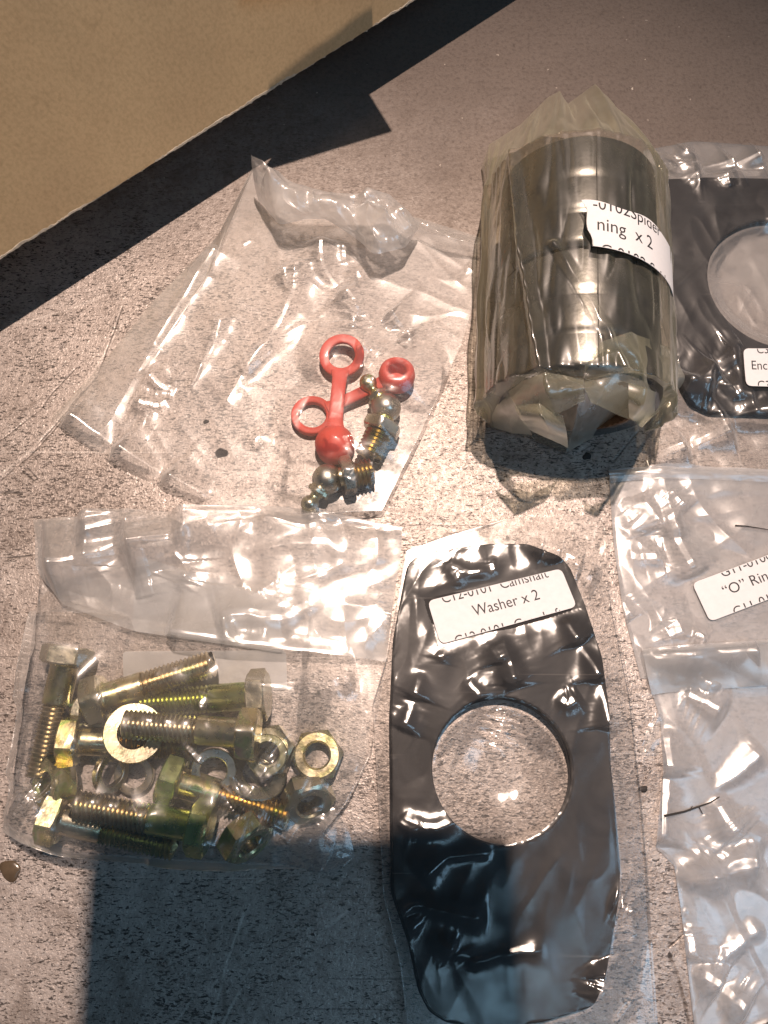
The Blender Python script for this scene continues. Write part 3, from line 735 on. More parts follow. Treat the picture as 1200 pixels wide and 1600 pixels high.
def add_creases(P, creases, per=4.6):
    """each crease is a narrow facet climbing along its length, tilted to mirror the lamp into the camera"""
    for poly, h, wd_ in creases:
        pts = [U(u, v, 2.5)[:2] for u, v in poly]
        pts = resample(np.array(pts), 16)
        for _ in range(2): pts[1:-1] = (pts[:-2] + 2 * pts[1:-1] + pts[2:]) / 4
        rng = np.random.default_rng(int(abs(poly[0][0] * 7 + poly[0][1])))
        pts[1:-1] += rng.standard_normal((15, 2)) * .10
        seg = np.diff(pts, axis=0); sl = np.linalg.norm(seg, axis=1); tot = sl.sum(); cum = np.concatenate([[0], np.cumsum(sl)])
        best = np.full(P.shape[:2], 1e9); arc = np.zeros(P.shape[:2]); sgn = np.zeros(P.shape[:2]); dx = np.zeros(P.shape[:2]); dy = np.zeros(P.shape[:2])
        for k in range(16):
            d = seg[k] / sl[k]; q = P[..., :2] - pts[k]; t = np.clip(q @ d, 0, sl[k]); r_ = q - t[..., None] * d
            ds = np.linalg.norm(r_, axis=-1); u_ = ds < best
            best[u_] = ds[u_]; arc[u_] = (cum[k] + t)[u_]; sgn[u_] = (q[..., 0] * -d[1] + q[..., 1] * d[0])[u_]; dx[u_] = d[0]; dy[u_] = d[1]
        near = best < 16.0
        if not near.any(): continue
        z = blur(P[..., 2], 10)
        gu, gv = np.gradient(P[..., 0]), np.gradient(P[..., 1]); gz = np.gradient(z)
        det = gu[0] * gv[1] - gu[1] * gv[0]; det = np.where(np.abs(det) < 1e-6, 1e-6, det)
        bx = (gz[0] * gv[1] - gz[1] * gv[0]) / det; by = (gu[0] * gz[1] - gu[1] * gz[0]) / det
        core = best < 1.0
        if core.sum() < 8: continue
        mid = pts[8]; p3 = np.array([mid[0], mid[1], float(z[core].mean())])
        c_ = CAMP - p3; l_ = LAMPP - p3; hv = c_ / np.linalg.norm(c_) + l_ / np.linalg.norm(l_); g = -hv[:2] / hv[2]
        bx_, by_ = float(np.median(bx[core])), float(np.median(by[core]))
        rx, ry = np.clip(g[0] - bx_, -.55, .55), np.clip(g[1] - by_, -.55, .55)
        al = rx * dx + ry * dy; ac = -rx * dy + ry * dx                    # wanted slope along and across the crease
        w2 = .34 * wd_ + .12
        prof = np.interp(arc.ravel(), cum, np.concatenate([[0], np.cumsum(sl * np.array([rx * s_[0] + ry * s_[1] for s_ in seg / sl[:, None]]))])).reshape(arc.shape)
        rise = np.interp(np.linspace(0, tot, 40), cum, np.concatenate([[0], np.cumsum(sl * np.array([rx * s_[0] + ry * s_[1] for s_ in seg / sl[:, None]]))]))
        hh = prof - rise.min(); span = rise.max() - rise.min()
        if span > per:                                                  # long creases break into several tucks
            n_ = math.ceil(span / per); q_ = np.mod(hh / span * n_ * .999, 1.0); hh = (span / n_) * np.where(q_ < .76, q_ / .76, .5 + .5 * np.cos(np.pi * (q_ - .76) / .24))
        cross = np.clip(sgn, -w2, w2) * ac
        cross = cross + np.abs(ac) * w2
        fall = np.maximum(best - w2, 0); wide_ = 1.3 + .9 * np.abs(hh)
        env = np.exp(-(fall / wide_) ** 1.25)
        endt = np.clip(np.minimum(arc, tot - arc) / min(4.0, tot * .3), 0, 1); endt = endt * endt * (3 - 2 * endt)
        e2 = np.exp(-(fall / 1.6) ** 2) * endt
        P[..., 2] = np.where(near, P[..., 2] * (1 - e2) + z * e2 + (hh + cross + h * .10) * endt * env, P[..., 2])
    return P
def facets(F, amp, wave, cell, seed):
    """flat facets that meet in sharp folds: creases along the zero lines of smooth random fields"""
    m1, n1 = F.shape[:2]; wv = wave / cell * 1.25
    a = np.abs(field((m1, n1), wv, seed + 50, (1.0, .30), .5 + seed * 1.7)); b = np.abs(field((m1, n1), wv * .9, seed + 51, (.32, 1.0), .35 + seed * .9)); c = np.abs(field((m1, n1), wv * .6, seed + 52))
    d = field((m1, n1), wv * 1.3, seed + 53)
    i = np.minimum(np.arange(m1), np.arange(m1)[::-1])[:, None]; j = np.minimum(np.arange(n1), np.arange(n1)[::-1])[None]
    tap = np.clip(np.minimum(i, j) * cell / 5.0, 0, 1)
    F[..., 2] += amp * tap * (1.5 - a * .8 - b * .7 - c * .35 * np.clip(d, 0, 2) + .25 * d)
    F[..., 2] = np.maximum(F[..., 2], .22)
    return F
def grid_faces(m1, n1, off=0):
    i = np.arange(m1 - 1)[:, None] * n1 + np.arange(n1 - 1)[None] + off
    return np.stack([i, i + n1, i + n1 + 1, i + 1], -1).reshape(-1, 4)
def film_mesh(name, P, mat, bottom=None):
    m1, n1 = P.shape[:2]; vs = P.reshape(-1, 3); fs = grid_faces(m1, n1)
    if bottom is not None:
        b1, b2 = bottom.shape[:2]; fs = np.concatenate([fs, grid_faces(b1, b2, len(vs))[:, ::-1]]); vs = np.concatenate([vs, bottom.reshape(-1, 3)])
    return mesh_data(name, vs, fs, mat)
def bag(name, top, bot, left, right, cell, contents, ex, mat, lab, cat='bag', fit=None, f=3, creases=(), back=True, base=.3, pin_z=.3, slope=.55, domes=(), cs_=.62, per=4.6, facet=(.5, 14), **kw):
    w3 = lambda poly: [tuple(U(u, v, 0)) for u, v in poly]
    T, B, L, Rr = map(w3, (top, bot, left, right))
    ln = lambda p: sum(np.linalg.norm(np.subtract(p[i + 1], p[i])) for i in range(len(p) - 1))
    n = int(max(ln(T), ln(B)) / cell); m = int(max(ln(L), ln(Rr)) / cell)
    P = coons(T, B, L, Rr, n, m)
    H = Hmap(P, collect(contents) if contents else None, .7, base, slope)
    Q = settle(P, H, ex, pin_z=pin_z, **kw)
    F = upsample(Q, f); F = facets(F, facet[0], facet[1], cell / f, kw.get('seed', 0)); F = add_creases(F, domes); F = add_creases(F, creases, per)
    lo_ = H(F[..., 0], F[..., 1]) + .12; F[..., 2] = np.maximum(F[..., 2], np.minimum(lo_, F[..., 2] + .6))
    bt = P[::3, ::3].copy() if back else None
    if back: bt[..., 2] = (H(bt[..., 0], bt[..., 1]) + .1) if kw.get('pin_h') else .12
    if fit: fit(F)
    o = obj(name, film_mesh(name, F, mat, bt)); tag(o, lab, cat, 'plastic parts bags')
    return o, F, H
def loft(rows, nu, nv, crinkle=0.0, seed=0, wave=6):
    """rows of (u,v,z) photo points -> smooth grid in millimetres"""
    Rw = np.stack([resample(UA(*np.array(r, float).T), 24) for r in rows])      # rows x 25 x 3
    def cr(A, n):
        k = A.shape[0]; E = np.concatenate([2 * A[:1] - A[1:2], A, 2 * A[-1:] - A[-2:-1]]); t = np.linspace(0, k - 1, n + 1)
        i = np.minimum(t.astype(int), k - 2); x = (t - i).reshape((-1,) + (1,) * (A.ndim - 1)); p0, p1, p2, p3 = E[i], E[i + 1], E[i + 2], E[i + 3]
        return .5 * (2 * p1 + (p2 - p0) * x + (2 * p0 - 5 * p1 + 4 * p2 - p3) * x ** 2 + (3 * p1 - p0 - 3 * p2 + p3) * x ** 3)
    G = cr(cr(Rw, nv).swapaxes(0, 1), nu).swapaxes(0, 1)
    if crinkle:
        G[..., 2] += crinkle * (np.abs(field(G.shape[:2], wave, seed)) - .7) + crinkle * .5 * field(G.shape[:2], wave * 2.5, seed + 1)
        G[..., 2] = np.maximum(G[..., 2], .2)
    return G

# ------------------------------------------------------------------ printed labels
def text_mesh(txt, size, x, y, W, Hh, xs=.88):
    cu = bpy.data.curves.new('txt', 'FONT'); cu.body = txt; cu.size = size; cu.resolution_u = 4
    o = bpy.data.objects.new('txt', cu); COL.objects.link(o)
    bpy.context.view_layer.update(); dg = bpy.context.evaluated_depsgraph_get()
    me = bpy.data.meshes.new_from_object(o.evaluated_get(dg)); bm = bmesh.new(); bm.from_mesh(me)
    bpy.data.objects.remove(o); bpy.data.curves.remove(cu); bpy.data.meshes.remove(me)
    for v in bm.verts: v.co = Vector((v.co.x * xs + x, v.co.y + y, 0))
    for co, no in (((0.4, 0, 0), (-1, 0, 0)), ((W - .4, 0, 0), (1, 0, 0)), ((0, .15, 0), (0, -1, 0)), ((0, Hh - .15, 0), (0, 1, 0))):
        bmesh.ops.bisect_plane(bm, geom=bm.verts[:] + bm.edges[:] + bm.faces[:], plane_co=co, plane_no=no, clear_outer=True)
    for k in range(1, int(W / 2)):
        bmesh.ops.bisect_plane(bm, geom=bm.verts[:] + bm.edges[:] + bm.faces[:], plane_co=(k * 2.0, 0, 0), plane_no=(1, 0, 0))
    vs = [tuple(v.co) for v in bm.verts]; bm.verts.index_update(); fs = [tuple(v.index for v in f.verts) for f in bm.faces]; bm.free()
    return vs, fs
def paper_label(parent, W, Hh, fmap, lines, shape=None, name='paper_label', rc_=1.6, mat=None):
    """fmap(x,y,offset)->mm point. lines: (text,size,x,y)"""
    nx, ny = max(6, int(W * 1.2)), max(6, int(Hh * 1.2))
    vs = []; 
    for lay in (1, 0):
        for j in range(ny + 1):
            for i in range(nx + 1):
                x, y = W * i / nx, Hh * j / ny
                if shape: x, y = shape(x, y)
                else:                                     # rounded corners
                    cx, cy = min(max(x, rc_), W - rc_), min(max(y, rc_), Hh - rc_); dx, dy = x - cx, y - cy; q = math.hypot(dx, dy)
                    if q > rc_: x, y = cx + dx / q * rc_, cy + dy / q * rc_
                vs.append(fmap(x, y, .14 + .16 * lay))
    K = (nx + 1) * (ny + 1); f1 = grid_faces(ny + 1, nx + 1); 
    fs = np.concatenate([f1, f1[:, ::-1] + K])
    o = obj(name, mesh_data(name, np.array(vs), fs, mat or M['paper']), parent)
    av, af = [], []
    for txt, size, x, y in lines:
        tv, tf = text_mesh(txt, size, x, y, W, Hh); b = len(av)
        av += [fmap(a, c, .34) for a, c, _ in tv]; af += [tuple(i + b for i in f) for f in tf]
    if av:
        obj('lettering', mesh_data('lettering', np.array(av), af, M['ink'], False), o)
    return o
def label_on_film(F, corners_px, W, Hh, z_off=.0, smooth=1.0):
    """fits a gently curved sheet through the film under a label, presses the film below it; returns fmap. corners: TL TR BR BL"""
    zg = 5.0
    for _ in range(2):
        c = np.array([U(u, v, zg)[:2] for u, v in corners_px]); 
        def inv(P2):
            A_ = c[3]; e1_ = c[2] - c[3]; e2_ = c[0] - c[3]; q = P2 - A_; det = e1_[0] * e2_[1] - e1_[1] * e2_[0]
            return (q[..., 0] * e2_[1] - q[..., 1] * e2_[0]) / det, (e1_[0] * q[..., 1] - e1_[1] * q[..., 0]) / det
        s, t = inv(F[..., :2]); inside = (s > -.05) & (s < 1.05) & (t > -.10) & (t < 1.10)
        zg = float(np.percentile(F[inside, 2], 70))
    basis = lambda s, t: np.stack([np.ones_like(s), s, t, s * t, s * s, t * t], -1)
    co_, *_ = np.linalg.lstsq(basis(s[inside], t[inside]), F[inside, 2], rcond=None)
    r = F[inside, 2] - basis(s[inside], t[inside]) @ co_; co_[0] += np.percentile(r, 60) + z_off
    fz = basis(s[inside], t[inside]) @ co_; 
    mg = np.maximum(np.maximum(-s, s - 1) * W, np.maximum(-t, t - 1) * Hh); wgt = np.clip(1 - mg / 4.0, 0, 1); wgt = np.where(mg < .8, 1, wgt * wgt * (3 - 2 * wgt))
    wide = mg < 4.0; fz = basis(np.clip(s[wide], -.1, 1.1), np.clip(t[wide], -.3, 1.3)) @ co_; ww = wgt[wide]
    F[wide, 2] = F[wide, 2] * (1 - ww) + (fz - .3) * ww
    def fmap(x, y, off):
        s_, t_ = x / W, y / Hh
        p = (1 - t_) * ((1 - s_) * c[3] + s_ * c[2]) + t_ * ((1 - s_) * c[0] + s_ * c[1])
        return (p[0], p[1], float(basis(np.array(s_), np.array(t_)) @ co_) + off)
    return fmap

# ================================================================== the bags
# --- cover plate bag, right edge, lowest of the right hand stack
enc, F, _ = bag('plastic_bag', [(1005, 236), (1082, 221), (1200, 229), (1420, 232)], [(1012, 770), (1200, 775), (1440, 770)],
             [(1005, 236), (1010, 420), (1050, 560), (1008, 668), (1012, 770)], [(1420, 232), (1430, 500), (1440, 770)],
             1.15, [pe], (.016, .016), M['plate_film'], 'clear bag with the black holed plate, cut off by the right edge beside the bushings', seed=11, facet=(.25, 20), noise=.5, grav=.05,
             creases=[([(1008, 672), (1085, 590)], 1.6, 1.8), ([(1012, 718), (1090, 690), (1200, 645), (1290, 625)], 2.2, 2.6), ([(1080, 223), (1035, 262)], .8, 1.2), ([(1010, 690), (1100, 672), (1200, 640)], .9, 1.6),
                      ([(1140, 300), (1133, 285), (1128, 268)], 1.0, 1.5), ([(1050, 600), (1150, 612), (1230, 600)], .8, 2.0), ([(1040, 262), (1130, 258), (1200, 240)], .9, 2.0), ([(1075, 600), (1130, 570), (1170, 552)], .7, 1.5)])
def relabel(o, F, corners, W, Hh, lines, **kw):
    fm = label_on_film(F, corners, W, Hh, **kw)
    me = o.data; n = F.shape[0] * F.shape[1]
    co = np.empty(len(me.vertices) * 3, np.float32); me.vertices.foreach_get('co', co); co = co.reshape(-1, 3); co[:n] = F.reshape(-1, 3) * S
    me.vertices.foreach_set('co', co.ravel()); me.update()
    return paper_label(o, W, Hh, fm, lines)
relabel(enc, F, [(1159, 547), (1363, 541), (1365, 603), (1161, 608)], 41, 12.6, [('C33-0103', 3.9, 4.2, 11.0), ('Enclosure x 2', 4.3, 2.1, 5.6), ('C33-0103', 4.2, 3.6, -1.0)])

# --- O ring bag
ori, F, _ = bag('plastic_bag', [(950, 735), (1034, 728), (1200, 735), (1420, 740)], [(1000, 1060), (1200, 1075), (1430, 1080)],
             [(950, 735), (958, 850), (972, 950), (1000, 1060)], [(1420, 740), (1430, 1080)], 1.0, [enc], (.014, .012), M['grey'],
             'hazy bag with the O ring label, above the blue-lit empty bag at the right edge', seed=23, facet=(.7, 30), noise=.3, bend=.6, domes=[([(985, 770), (1010, 810), (1020, 835)], 3.0, 10), ([(1048, 790), (1062, 840)], 2.0, 5)], puff=.006, grav=.02, pin_h=True,
             creases=[([(1033, 730), (1040, 790), (1062, 850), (1090, 905)], 2.6, 2.4), ([(1035, 755), (1015, 800), (975, 840)], 1.4, 2.0), ([(1040, 760), (1075, 800)], 1.2, 2.0), ([(965, 780), (1010, 790), (1030, 815)], 1.2, 2.2),
                      ([(975, 860), (1000, 870), (1045, 868)], 1.0, 2.5), ([(1052, 955), (1068, 1000)], 1.0, 1.8), ([(970, 930), (990, 970)], .8, 1.5), ([(1080, 985), (1110, 1000)], .9, 2.2)])
relabel(ori, F, [(1080, 912), (1290, 834), (1318, 892), (1108, 972)], 40, 12.5, [('G11-01003', 4.2, 8.2, 10.9), ('\u201cO\u201d Ring   x 2', 4.6, 6.6, 5.4), ('G11-01003', 4.2, 6.8, -1.3)], z_off=.5)

# --- empty bag, lower right
low, F, HL = bag('plastic_bag', [(1003, 1016), (1090, 1008), (1200, 1001), (1420, 1000)], [(1088, 1640), (1200, 1594), (1300, 1580), (1440, 1575)],
             [(1003, 1016), (1010, 1060), (1030, 1120), (1036, 1200), (1024, 1325), (1052, 1350), (1064, 1430), (1088, 1640)], [(1420, 1000), (1440, 1575)], 1.15, [ori], (.012, .012), M['grey'],
             'empty hazy bag with blue reflections at the lower right, a twig lying on it', seed=37, facet=(.8, 34), noise=.25, puff=.004, grav=.02, pin_h=True, bend=.5, cs_=.42,
             creases=[([(1005, 1032), (1090, 1022), (1200, 1014)], 1.6, 1.2), ([(1060, 1078), (1100, 1095), (1140, 1120)], 1.0, 1.6), ([(1042, 1130), (1046, 1210), (1030, 1330)], 1.6, 1.8), ([(1055, 1372), (1110, 1365), (1160, 1330), (1200, 1345)], 2.4, 2.6),
                      ([(1060, 1375), (1130, 1362), (1200, 1345)], 1.2, 1.5), ([(1110, 1235), (1150, 1210), (1200, 1165)], 1.4, 2.0), ([(1115, 1240), (1140, 1290), (1160, 1315)], 1.2, 2.0), ([(1080, 1515), (1115, 1530), (1180, 1590)], 1.8, 2.2), ([(1120, 1500), (1200, 1440)], 1.0, 2.5), ([(1078, 1440), (1085, 1510)], .9, 1.6)])
# doubled hem along the upper edge, standing a little proud of the bag under it
def hem(parent, under, edge, offs, mat, seed):
    bvh_ = collect([under, parent]); rows = []
    for dv_, dz in offs:
        r = []
        for u, v in edge:
            if u < 1010: u = u + max(0, dv_) * .22
            z = 3.0
            for _ in range(3):
                p = U(u, v + dv_, z); h = bvh_.ray_cast(Vector((p[0] * S, p[1] * S, .2)), Vector((0, 0, -1))); z = (h[0].z / S if h[0] is not None else 1.0)
            r.append((u, v + dv_, z + dz))
        rows.append(r)
    G = loft(rows, 150, 26, .10, seed, 9)
    obj('folded_hem', film_mesh('folded_hem', G, mat), parent)
hem(low, ori, [(1003, 1016), (1040, 1012), (1090, 1008), (1140, 1005), (1200, 1001), (1300, 1000), (1420, 1000)], [(-2, .3), (3, 1.9), (10, 2.5), (24, 2.3), (48, 1.5), (70, .5)], M['flap_film'], 61)
hem(ori, enc, [(951, 736), (990, 732), (1034, 729), (1100, 731), (1200, 735), (1300, 738), (1415, 740)], [(-1, .3), (3, 1.2), (8, 1.3), (18, .5)], M['grey'], 63)
# torn tab of film beside it
G = loft([[(1021, 1112, .4), (1008, 1145, .5), (1000, 1178, .4)], [(1030, 1115, 1.0), (1020, 1148, .9), (1010, 1180, .7)], [(1040, 1120, .8), (1036, 1150, .8), (1028, 1182, .6)]], 20, 14, .15, 3)
obj('corner_tab', film_mesh('corner_tab', G, M['clear']), low)

# --- camshaft washer bag
wsh, F, _ = bag('plastic_bag', [(634, 862), (700, 838), (790, 811), (870, 806), (934, 804), (948, 826)], [(642, 1660), (830, 1670), (1032, 1660)],
             [(634, 862), (604, 1030), (582, 1100), (590, 1230), (598, 1390), (624, 1500), (642, 1660)], [(948, 826), (955, 950), (984, 1090), (1002, 1250), (1014, 1390), (1020, 1500), (1032, 1660)],
             1.0, [pw0, pw1], (.010, .009), M['cling'], 'clear bag tightly holding the black camshaft washers, in the middle of the bottom edge', seed=5, per=2.2, facet=(.13, 19), noise=.3, grav=.035, bend=.5,
             creases=[([(690, 880), (712, 908), (716, 930)], 1.3, 1.3), ([(690, 880), (730, 900), (766, 898)], 1.3, 1.4), ([(762, 872), (767, 895), (750, 912)], 1.3, 1.4), ([(760, 1000), (785, 1050), (803, 1082)], 1.5, 1.8),
                      ([(775, 990), (795, 1045), (803, 1080)], 1.3, 1.4), ([(685, 1040), (690, 1010), (705, 1000)], 1.0, 1.8), ([(614, 1270), (640, 1275), (660, 1290), (690, 1288), (722, 1265)], 1.5, 1.8), ([(614, 1270), (632, 1286), (660, 1296)], 1.0, 1.3),
                      ([(625, 1400), (645, 1440), (660, 1450)], 1.2, 1.3), ([(628, 1400), (720, 1420), (762, 1428)], .9, 1.8), ([(665, 1458), (712, 1475), (722, 1500)], 1.1, 1.4), ([(720, 1498), (780, 1480), (850, 1472)], 1.2, 2.0), ([(650, 1370), (690, 1330), (770, 1320)], 1.0, 3.2),
                      ([(920, 1490), (935, 1515), (930, 1565)], 1.2, 1.8), ([(800, 845), (860, 880), (940, 905)], 1.2, 1.8), ([(820, 850), (880, 872), (945, 902)], .9, 1.3), ([(870, 960), (930, 1060), (948, 1150)], .5, 1.3),
                      ([(660, 1045), (640, 1110), (625, 1150)], .9, 1.5), ([(720, 1060), (745, 1085), (750, 1100)], 1.0, 1.3), ([(860, 1085), (880, 1100), (905, 1088)], .9, 2.2), ([(940, 1400), (985, 1420), (990, 1480)], .7, 1.8), ([(955, 1600), (1000, 1545)], 1.3, 1.6), ([(770, 1180), (790, 1100)], .7, 1.2)])
relabel(wsh, F, [(668, 939), (876, 889), (901, 948), (688, 1007)], 39.5, 12.4, [('C12-0101  Camshaft', 4.25, 3.9, 10.7), ('Washer x 2', 4.6, 11.4, 5.0), ('C12-0101  Camshaft', 4.25, 3.9, -1.75)])

# --- bolt bag: pocket with the bolts, mouth folded back over it
blt, F, HB = bag('plastic_bag', [(62, 900), (200, 905), (400, 900), (615, 960)], [(6, 1288), (120, 1332), (300, 1345), (450, 1352), (520, 1368), (556, 1338)],
             [(62, 900), (56, 1010), (34, 1140), (24, 1240), (6, 1288)], [(615, 960), (592, 1110), (580, 1180), (545, 1250), (505, 1300), (556, 1338)], .95, content_bolts, (.020, .018), M['bolt_film'],
             'clear bag full of gold bolts, nuts and washers, mouth folded over, at the lower left', seed=44, facet=(.35, 20), noise=.45, grav=.02, bend=.4, iters=170,
             creases=[([(362, 1068), (430, 1078), (560, 1060)], 1.6, 2.0), ([(345, 1085), (325, 1115)], 1.3, 1.6), ([(305, 1155), (325, 1180), (345, 1195)], 1.6, 2.0), ([(372, 1256), (420, 1215), (460, 1190)], 2.0, 2.4), ([(338, 1265), (370, 1300), (435, 1310)], 1.3, 1.5),
                      ([(440, 1325), (480, 1270), (515, 1255)], 1.3, 1.6), ([(500, 1305), (550, 1330)], 1.2, 1.4), ([(30, 1290), (60, 1235), (75, 1220)], 1.0, 1.6), ([(60, 1225), (90, 1245), (105, 1255)], .9, 1.0), ([(420, 1140), (470, 1190)], .7, 1.4), ([(62, 1010), (50, 1120), (35, 1230)], 1.0, 1.4)])
# folded mouth of the bag
G = loft([[(52, 812, 1.0), (180, 803, 1.6), (310, 799, 3.0), (425, 790, 4.5), (520, 800, 4.0), (628, 824, 1.2)],
          [(55, 845, 3.2), (185, 838, 5.2), (310, 825, 6.5), (425, 818, 7.5), (520, 832, 6.5), (627, 860, 2.5)],
          [(58, 890, 3.4), (190, 880, 5.0), (300, 868, 6.0), (420, 880, 7.0), (520, 890, 6.0), (620, 905, 3.0)],
          [(85, 925, 2.8), (195, 925, 5.0), (300, 935, 6.8), (420, 945, 7.4), (520, 950, 6.0), (612, 960, 3.2)],
          [(100, 945, 2.2), (205, 985, 4.4), (300, 1000, 6.6), (430, 1012, 7.0), (520, 1020, 5.4), (603, 1034, 3.0)]], 150, 84, .12, 12, 13)
G = upsample(G, 2); G = facets(G, .45, 24, .36, 12)
G = add_creases(G, [([(60, 892), (150, 875), (250, 850), (310, 842)], 1.6, 1.5), ([(110, 812), (260, 806), (420, 795)], 1.0, 1.2), ([(400, 812), (470, 830), (520, 822)], 1.6, 2.2), ([(440, 855), (500, 850), (545, 862)], 1.8, 2.6), ([(340, 975), (380, 960), (440, 968), (505, 940)], 1.8, 2.6),
                    ([(430, 915), (500, 935), (505, 942)], 1.4, 1.8), ([(390, 945), (430, 920), (445, 915)], .9, 1.8), ([(570, 1000), (615, 950)], 1.2, 1.8), ([(470, 815), (515, 808), (525, 825)], 1.1, 1.3), ([(260, 990), (420, 1014), (590, 1030)], .9, 1.0), ([(285, 920), (300, 890), (275, 860)], .7, 1.6)], 9.0)
fl = obj('folded_mouth', film_mesh('folded_mouth', G, M['flap_film']), blt)
# underside layer of the folded mouth
G2 = G.copy(); G2[..., 2] = np.maximum(.4, G2[..., 2] * .35); obj('folded_underlayer', film_mesh('folded_underlayer', G2[::2, ::2], M['clear']), blt)
# two blank label backs showing through the film
def quad_map(c, z):
    c = [np.array(p, float) for p in c]
    def f(W, Hh):
        def m(x, y, off):
            s_, t_ = x / W, y / Hh; p = (1 - t_) * ((1 - s_) * c[3] + s_ * c[2]) + t_ * ((1 - s_) * c[0] + s_ * c[1]); return (p[0], p[1], p[2] + off)
        return m
    return f
lb = paper_label(blt, 44, 15, quad_map([U(214, 868, 2.6), U(440, 938, 2.4), U(441, 1020, 1.4), U(207, 986, 1.2)], 0)(44, 15), [], rc_=.6, mat=M['label_back'])
lb['label'] = 'blank white label back seen through the folded film'
lb = paper_label(blt, 48, 11, quad_map([U(192, 1018, .25), U(447, 1016, .25), U(449, 1078, .25), U(194, 1080, .25)], 0)(48, 11), [], rc_=1.2, mat=M['label_back'])
lb['label'] = 'white label back on the bench side of the bag, under the bolts'
# tail of film at the lower right corner
G = loft([[(440, 1300, 3.5), (500, 1265, 3.0), (515, 1255, 2.2)], [(450, 1322, 3.8), (500, 1296, 4.2), (540, 1285, 2.2)], [(452, 1345, 2.0), (505, 1345, 3.0), (553, 1332, 1.6)], [(455, 1352, .5), (505, 1366, .6), (550, 1345, .5)]], 40, 34, .10, 9, 8)
obj('corner_tail', film_mesh('corner_tail', G, M['bolt_film']), blt)

# --- fittings bag
fit_, F, _ = bag('plastic_bag', [(395, 262), (470, 300), (560, 318), (650, 340), (752, 372)], [(76, 656), (170, 722), (330, 800), (480, 812), (598, 806)],
             [(395, 262), (338, 372), (240, 470), (150, 580), (76, 656)], [(752, 372), (742, 480), (725, 540), (660, 680), (598, 806)], 1.05, content_fit, (.014, .012), M['clear'],
             'clear bag with two grease fittings and red rubber caps, in the upper middle', seed=17, facet=(.30, 26), noise=.4, bend=.6, grav=.026, iters=170,
             creases=[([(505, 360), (500, 395), (508, 425), (545, 460), (570, 492), (598, 512)], 1.7, 1.5), ([(540, 372), (536, 412)], 1.2, 1.3), ([(465, 400), (465, 440), (445, 490), (395, 560), (345, 640)], 1.6, 1.6), ([(442, 412), (452, 450)], 1.2, 1.3), ([(352, 480), (340, 530), (298, 600)], 1.6, 1.8),
                      ([(225, 573), (250, 600), (280, 608)], 1.7, 2.0), ([(200, 622), (245, 632), (275, 615)], 1.2, 1.8), ([(285, 608), (305, 595), (345, 485)], .9, 1.2), ([(552, 415), (568, 440), (575, 432)], 1.4, 1.5), ([(600, 480), (640, 520), (642, 542), (612, 540)], 1.1, 1.0), ([(552, 470), (556, 525)], 1.0, 1.0),
                      ([(370, 580), (420, 540), (490, 500)], 1.3, 3.4), ([(395, 705), (402, 680), (435, 695)], 1.0, 1.2), ([(402, 682), (425, 678)], .8, 1.0), ([(555, 552), (590, 562), (605, 570)], 1.0, .9), ([(505, 698), (530, 700), (560, 730)], 1.6, 1.2), ([(535, 700), (555, 690)], 1.0, 1.0), ([(515, 755), (545, 760), (570, 775)], 1.0, 1.0), ([(322, 372), (310, 375), (300, 360)], .9, 1.3), ([(372, 378), (388, 375), (392, 365)], 1.1, 1.3), ([(725, 412), (745, 425)], 1.2, 1.4),
                      ([(342, 375), (250, 520), (152, 690)], .55, .8), ([(96, 640), (185, 700), (330, 778)], .35, .7)])
G = loft([[(395, 264, 1.2), (338, 372, 1.2), (240, 470, 1.2), (150, 580, 1.1), (79, 656, .6)], [(372, 320, 2.0), (330, 420, 1.9), (250, 530, 1.7), (180, 620, 1.5), (112, 680, .9)], [(348, 372, 1.6), (318, 440, 1.5), (262, 530, 1.4), (205, 620, 1.2), (152, 706, .7)]], 90, 20, .10, 6, 9)
obj('folded_side', film_mesh('folded_side', G, M['clear']), fit_)
# standing lip of the bag mouth
G = loft([[(393, 246, 16), (420, 262, 18), (455, 285, 17), (510, 300, 14), (560, 303, 13), (606, 304, 12), (640, 336, 10), (655, 346, 8)],
          [(394, 262, 14), (425, 280, 19), (460, 302, 18), (510, 316, 15), (560, 322, 14), (600, 326, 15), (640, 352, 12), (655, 352, 8)],
          [(398, 290, 9), (430, 318, 16), (468, 328, 15), (505, 332, 12), (545, 344, 12), (590, 362, 15), (635, 372, 11), (653, 358, 7)],
          [(404, 315, 5), (438, 352, 11), (478, 342, 12), (510, 342, 9), (560, 375, 9), (585, 398, 12), (632, 388, 9), (652, 362, 6)]], 120, 56, .14, 21, 10)
G = facets(upsample(G, 2), .6, 10, .22, 33); G = add_creases(G, [([(415, 265), (425, 310), (445, 350)], 1.4, 1.3), ([(450, 288), (500, 320)], 1.6, 2.2), ([(505, 305), (525, 330)], 1.2, 1.6), ([(560, 330), (590, 345), (570, 385)], 1.2, 1.5), ([(580, 395), (640, 352)], .8, 1.0)])
obj('standing_lip', film_mesh('standing_lip', G, M['lip_film']), fit_)
G = loft([[(650, 345, 8), (700, 362, 6), (752, 372, 4)], [(655, 352, 6.5), (702, 372, 8), (752, 384, 6)], [(652, 362, 4), (695, 385, 2.2), (750, 398, 1.5)]], 40, 20, .2, 4, 4)
obj('lip_end', film_mesh('lip_end', G, M['clear']), fit_)

